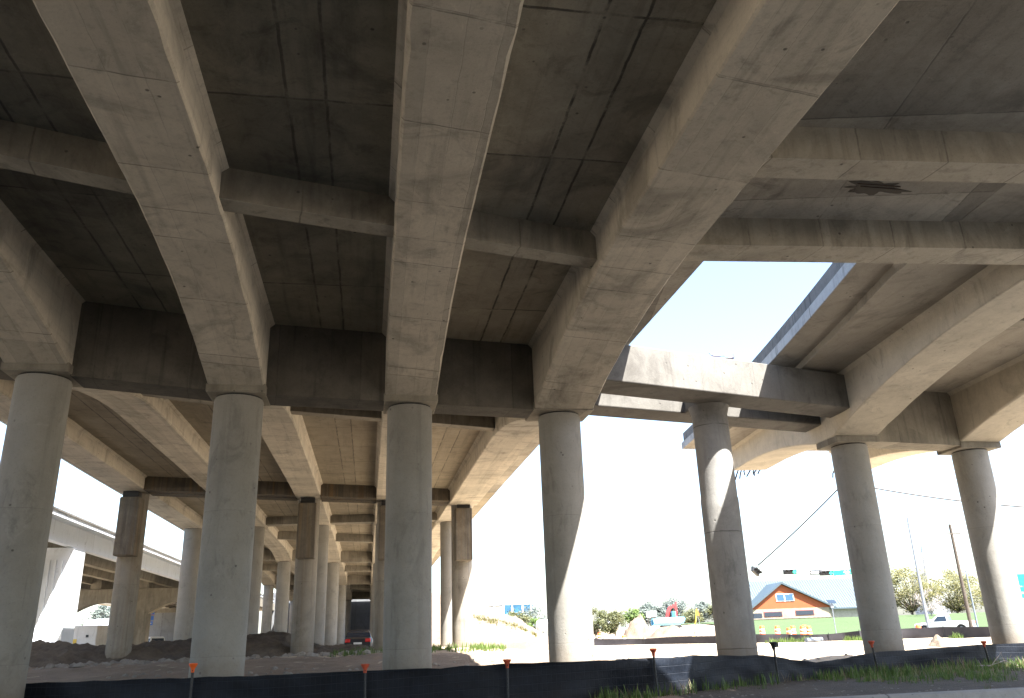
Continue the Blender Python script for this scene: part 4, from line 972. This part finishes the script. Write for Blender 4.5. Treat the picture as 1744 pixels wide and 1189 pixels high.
# ------------------------------------------------------------------ construction yard
# excavator
p = P(1141, 1052, 132); z = p.z-1.25; ex = thing('excavator', 'red excavator arm and blue cab rising behind the blue pipes', 'excavator', (p.x, p.y, gz(p.x, p.y)), RZ)
k = 132/F; zo = z-gz(p.x, p.y)
ex_z = lambda y: P(1141, y, 132).z-gz(p.x, p.y); ex_x = lambda px: (px-1141)*k
for s in (-1, 1):
    MB().loft([[(x, s*.9-.25, zz) for x, zz in ((-1.6, .35), (-1.3, 0), (1.3, 0), (1.6, .35), (1.3, .75), (-1.3, .75))], [(x, s*.9+.25, zz) for x, zz in ((-1.6, .35), (-1.3, 0), (1.3, 0), (1.6, .35), (1.3, .75), (-1.3, .75))]]).build('track', M_tyre, ex)
MB().box(-1.9, 1.2, -1.1, 1.1, .8, ex_z(1052)-.15).build('upper_body', M_redpaint, ex, bevel=.08)
MB().box(ex_x(1143), ex_x(1149), -1.15, -.1, .9, ex_z(1042)).build('cab', plain('blue_cab_glass', (.05, .25, .5), .15), ex, bevel=.08)
def arm(pts, hw0, hw1, y0, y1, name):
    m = MB(); rings = []
    for i, (x, zz, h) in enumerate(pts):
        a = pts[max(0, i-1)]; b = pts[min(len(pts)-1, i+1)]; d = Vector((b[0]-a[0], b[1]-a[1])).normalized(); nx, nz = -d.y*h, d.x*h
        rings.append([(x+nx, y0, zz+nz), (x-nx, y0, zz-nz), (x-nx, y1, zz-nz), (x+nx, y1, zz+nz)])
    m.loft(rings); return m.build(name, M_redpaint, ex, bevel=.03)
arm([(ex_x(1136), ex_z(1054), .22), (ex_x(1138), ex_z(1044), .26), (ex_x(1141.5), ex_z(1035.5), .25), (ex_x(1150), ex_z(1031.5), .16)], 0, 0, -.22, .22, 'boom')
arm([(ex_x(1153), ex_z(1025.5), .10), (ex_x(1151.5), ex_z(1032), .2), (ex_x(1152), ex_z(1042), .15), (ex_x(1151), ex_z(1051), .12)], 0, 0, -.16, .16, 'stick')
MB().prism([(ex_x(1148), ex_z(1050)), (ex_x(1153), ex_z(1050)), (ex_x(1152.5), ex_z(1055)), (ex_x(1147), ex_z(1055))], -.4, .4).build('bucket', M_redpaint, ex, bevel=.03)
# blue pipes
for i, (px, py, r_, lab) in enumerate(((1111, 1060, .46, 'big blue pipe with dark open end, nearest of the stack before the excavator'), (1116, 1058.5, .40, 'pale blue pipe lying on the far side of the big blue pipe'), (1118, 1056, .30, 'slim pale blue pipe on top of the stack by the excavator'))):
    a = P(px, py, 118+i*.9); b = P(px+47, py-1.5, 119.5+i*.9); d = (b-a).normalized(); e1 = d.cross(Vector((0, 0, 1))).normalized(); e2 = e1.cross(d)
    ring = lambda c, r: [c+e1*r*math.cos(2*math.pi*j/20)+e2*r*math.sin(2*math.pi*j/20) for j in range(20)]
    m = MB(); m.loft([ring(a, r_*.86), ring(a, r_), ring(b, r_), ring(b, r_*.86)], cap=False); m.loft([ring(a, r_*.86), ring(b, r_*.86)], cap=False)
    po = m.build('pipe', M_blue, None, smooth=True); tag(po, lab, 'pipe', 'stacked blue pipes')
# pale mounds
def heap(label, px, yb, yt, wpx, D, mat=None, seed=1):
    p = P(px, yb, D); g0 = gz(p.x, p.y); H = P(px, yt, D).z-g0; R_ = wpx*D/F/2; m = MB(); n = 40; rings = []
    for i in range(22):
        rho = max(.01, 1-i/21); ring_ = []
        for j in range(n):
            th = 2*math.pi*j/n; cx, cy = math.cos(th), math.sin(th); R2 = R_*1.15*(1+.22*noise.noise(Vector((cx*1.5, cy*1.5, seed))))
            x, y = p.x+R2*rho*cx, p.y+R2*rho*cy; zz = H*(.5+.5*math.cos(math.pi*rho))**.85
            zz += .28*H*noise.noise(Vector((x*2/R_, y*2/R_, seed)))*(1-rho*.4)*min(1, (1-rho)*4) + .10*H*noise.noise(Vector((x*7/R_, y*7/R_, seed)))*min(1, (1-rho)*4)
            ring_.append((x, y, g0-.15+zz))
        rings.append(ring_)
    m.loft(rings); tag(m.build('dirt_heap', mat or M_pale, smooth=True), label, 'dirt heap')
heap('pale conical dirt heap left of the white board sign', 1086, 1066, 1046, 54, 126)
heap('wide low heap of pale fill in front of the blue pipes', 1142, 1076, 1063, 84, 108, seed=3)
heap('small pointed dirt heap between the two ramp columns before the black fence', 1597, 1092, 1079, 40, 52, seed=6)
p = P(1110, 1052, 134); wb = thing('board_sign', 'blank white board on posts left of the excavator', 'sign', (p.x, p.y, gz(p.x, p.y)), RZ)
zc_ = lambda y: P(1110, y, 134).z-gz(p.x, p.y)
MB().box(-.8, .8, -.03, .03, zc_(1051), zc_(1041)).build('board', M_white, wb, bevel=.01)
for x in (-.6, .6): MB().box(x-.05, x+.05, .04, .12, -.3, zc_(1042)).build('post', M_wood, wb)
# yellow A-frame stand with orange flag
p = P(1188, 1074, 100); z = gz(p.x, p.y); st = thing('warning_stand', 'tall yellow A-frame stand with an orange flag left of the median column', 'stand', (p.x, p.y, z), RZ)
k = 100/F; top = P(1190, 1037, 100).z-z
MB().tube([(-7*k, 0, 0), (2*k, 0, top)], .05, 6).build('leg', plain('safety_yellow', (.7, .5, .03), .5), st)
MB().tube([(8*k, .4, 0), (2*k, 0, top)], .04, 6).build('leg', M_galv, st)
MB().tube([(0, 1.2, 0), (2*k, 0, top)], .04, 6).build('leg', M_galv, st)
MB().hexa([(0*k, -.03, top-.75), (6*k, -.03, top-.75), (6*k, .0, top-.75), (0*k, .0, top-.75)], [(1.4*k, -.03, top-.05), (3*k, -.03, top-.05), (3*k, .0, top-.05), (1.4*k, .0, top-.05)]).build('flag', M_orange, st)
# grey pipe lengths on the ground
for px, py, lab in ((1193, 1073, 'grey pipe length lying in the dirt at the foot of the yellow stand'), (1385, 1083, 'pale grey sheet bundle lying along the far fence below the barrels')):
    D = 92 if px < 1300 else 74; a = P(px-13, py+.5, D); b = P(px+13, py-.5, D+1); a.z = gz(a.x, a.y)+.2; b.z = gz(b.x, b.y)+.2
    tag(MB().tube([a, a.lerp(b, .5), b], .2, 10).build('pipe', M_galv, None, smooth=True), lab, 'pipe')
# white tank
p = P(924, 1066, 128); z = gz(p.x, p.y); tk = thing('storage_tank', 'white rounded storage tank half hidden behind the sunlit column', 'tank', (p.x, p.y, z))
r_ = .95; zz = P(924, 1066.5, 128).z-z; m = MB()
m.loft([[(x, rr*math.cos(2*math.pi*j/20), zz+rr*math.sin(2*math.pi*j/20)) for j in range(20)] for x, rr in ((-1.0, .1), (-.95, .5), (-.75, .82), (-.4, r_), (2.2, r_), (2.5, .8), (2.7, .1))]).build('vessel', M_white, tk, smooth=True)
for x in (0, 1.8): MB().box(x-.1, x+.1, -.5, .5, -.2, zz-.7).build('saddle', M_galv, tk)
# distant blue glass building
D = 300; p = P(878, 1050, D); z = gz(p.x, p.y); k = D/F; gb_ = thing('office_building', 'distant flat-roofed blue glass building above the embankment', 'building', (p.x, p.y, z), RZ)
zz = lambda y: P(878, y, D).z-z
MB().box(-17*k, 29*k, 0, 12, -.5, zz(1030)).build('glazing', plain('blue_curtain_glass', (.06, .24, .48), .2, 0, .35, .5), gb_)
MB().box(-48*k, 37*k, -1.5, 14, zz(1030), zz(1027)).build('roof', plain('pale_roof_edge', (.45, .5, .56), .6), gb_)
for px in (-19, -5, 12, 26): MB().box(px*k-.3, px*k+.3, -1.1, -.4, -.5, zz(1030)).build('pillar', M_white, gb_)
MB().box(-46*k, -18*k, .5, 11, -.5, zz(1032)).build('wing', M_fly, gb_)
# distant elevated road
D = 320; p = P(1050, 1045, D); z = gz(p.x, p.y); k = D/F; er = thing('elevated_road', 'distant thin elevated road on slim piers above the olive trees', 'bridge', (p.x, p.y, z), RZ)
zz = lambda y: P(1050, y, D).z-z
MB().box(-32*k, 45*k, 0, 6, zz(1031.5), zz(1028)).build('deck', M_fly, er)
for px in (-26, -12, 4, 18, 32): MB().box(px*k-.4, px*k+.4, 2, 4, -.5, zz(1031.5)).build('pier', M_fly, er)
# church steeple
D = 420; p = P(1604, 1040, D); z = gz(p.x, p.y); k = D/F; ch = thing('church', 'distant white church with slender spire above the oaks', 'church', (p.x, p.y, z), RZ)
zz = lambda y: P(1598, y, D).z-z; sx = -6*k
M_church = plain('pale_church_render', (.30, .33, .36), .7)
def sq(m, prof): m.loft([[(sx+a*h, a2*h+3, zz_) for a, a2 in ((-1,-1), (1,-1), (1,1), (-1,1))] for zz_, h in prof]); return m
sq(MB(), [(-.5, 1.25), (zz(966), 1.25), (zz(966)+.01, 1.0), (zz(948), .9)]).build('tower', M_church, ch)
sq(MB(), [(zz(948), 1.2), (zz(947), 1.2), (zz(946.9), .75), (zz(939), .75)]).build('lantern', M_church, ch)
sq(MB(), [(zz(939), .95), (zz(938), .8), (zz(918), .03)]).build('spire', plain('blue_grey_spire', (.16, .21, .26), .5), ch)
MB().prism([(sx-1, -.5), (sx-1, zz(975)), (sx+3, zz(964)), (sx+8, zz(975)), (sx+8, -.5)], 4, 22).build('nave', M_church, ch)
# tan building seen through the left arch
D = 122; p = P(205, 1096, D); z = gz(p.x, p.y); k = D/F; tb = thing('tan_building', 'low tan brick building with blue-grey roof seen through the left arch', 'building', (p.x, p.y, z), RZ)
zz = lambda y: P(205, y, D).z-z
MB().box(-60*k, 42*k, 0, 8, -.5, zz(1068)).build('wall', plain('tan_brick', (.48, .29, .19), .85, 0, .12, 2), tb)
MB().prism([(-64*k, zz(1068)), (46*k, zz(1068)), (40*k, zz(1050)), (-56*k, zz(1054))], -.5, 8.5).build('roof', plain('blue_grey_shingle', (.28, .31, .36), .8), tb)
# two pigeons on the sunlit median beam
def pigeon(label, x, rz, mat):
    y = CF(x)+.22; z = 6.86+EYE; o = thing('pigeon', label, 'bird', (x, y, z), rz, 'pigeons on the median beam'); o.scale = (.85,)*3
    m = MB(); n = 10
    m.loft([[(xx, r*math.cos(2*math.pi*j/n), zz+r*1.1*math.sin(2*math.pi*j/n)) for j in range(n)] for xx, r, zz in ((-.19, .012, .10), (-.12, .04, .105), (-.04, .07, .12), (.04, .075, .135), (.09, .055, .165), (.115, .038, .20), (.13, .036, .235), (.15, .03, .25), (.165, .012, .245), (.185, .004, .238))])
    m.tube([(.0, .025, .06), (.005, .025, 0)], .008, 5); m.tube([(.0, -.025, .06), (.005, -.025, 0)], .008, 5)
    m.add([(-.14, -.03, .10), (-.14, .03, .10), (-.30, .035, .075), (-.30, -.035, .075), (-.14, -.03, .115), (-.14, .03, .115), (-.30, .035, .085), (-.30, -.035, .085)], [(0,1,2,3),(4,5,6,7),(0,1,5,4),(1,2,6,5),(2,3,7,6),(3,0,4,7)])
    m.build('body', mat, o, smooth=True)
pigeon('dark pigeon standing on the sunlit median beam, right of its paler mate', 9.72, .4, plain('dark_plumage', (.05, .05, .07), .6))
pigeon('paler blue-grey pigeon on the sunlit median beam left of the dark one', 9.18, 2.6, plain('grey_plumage', (.28, .29, .38), .6))
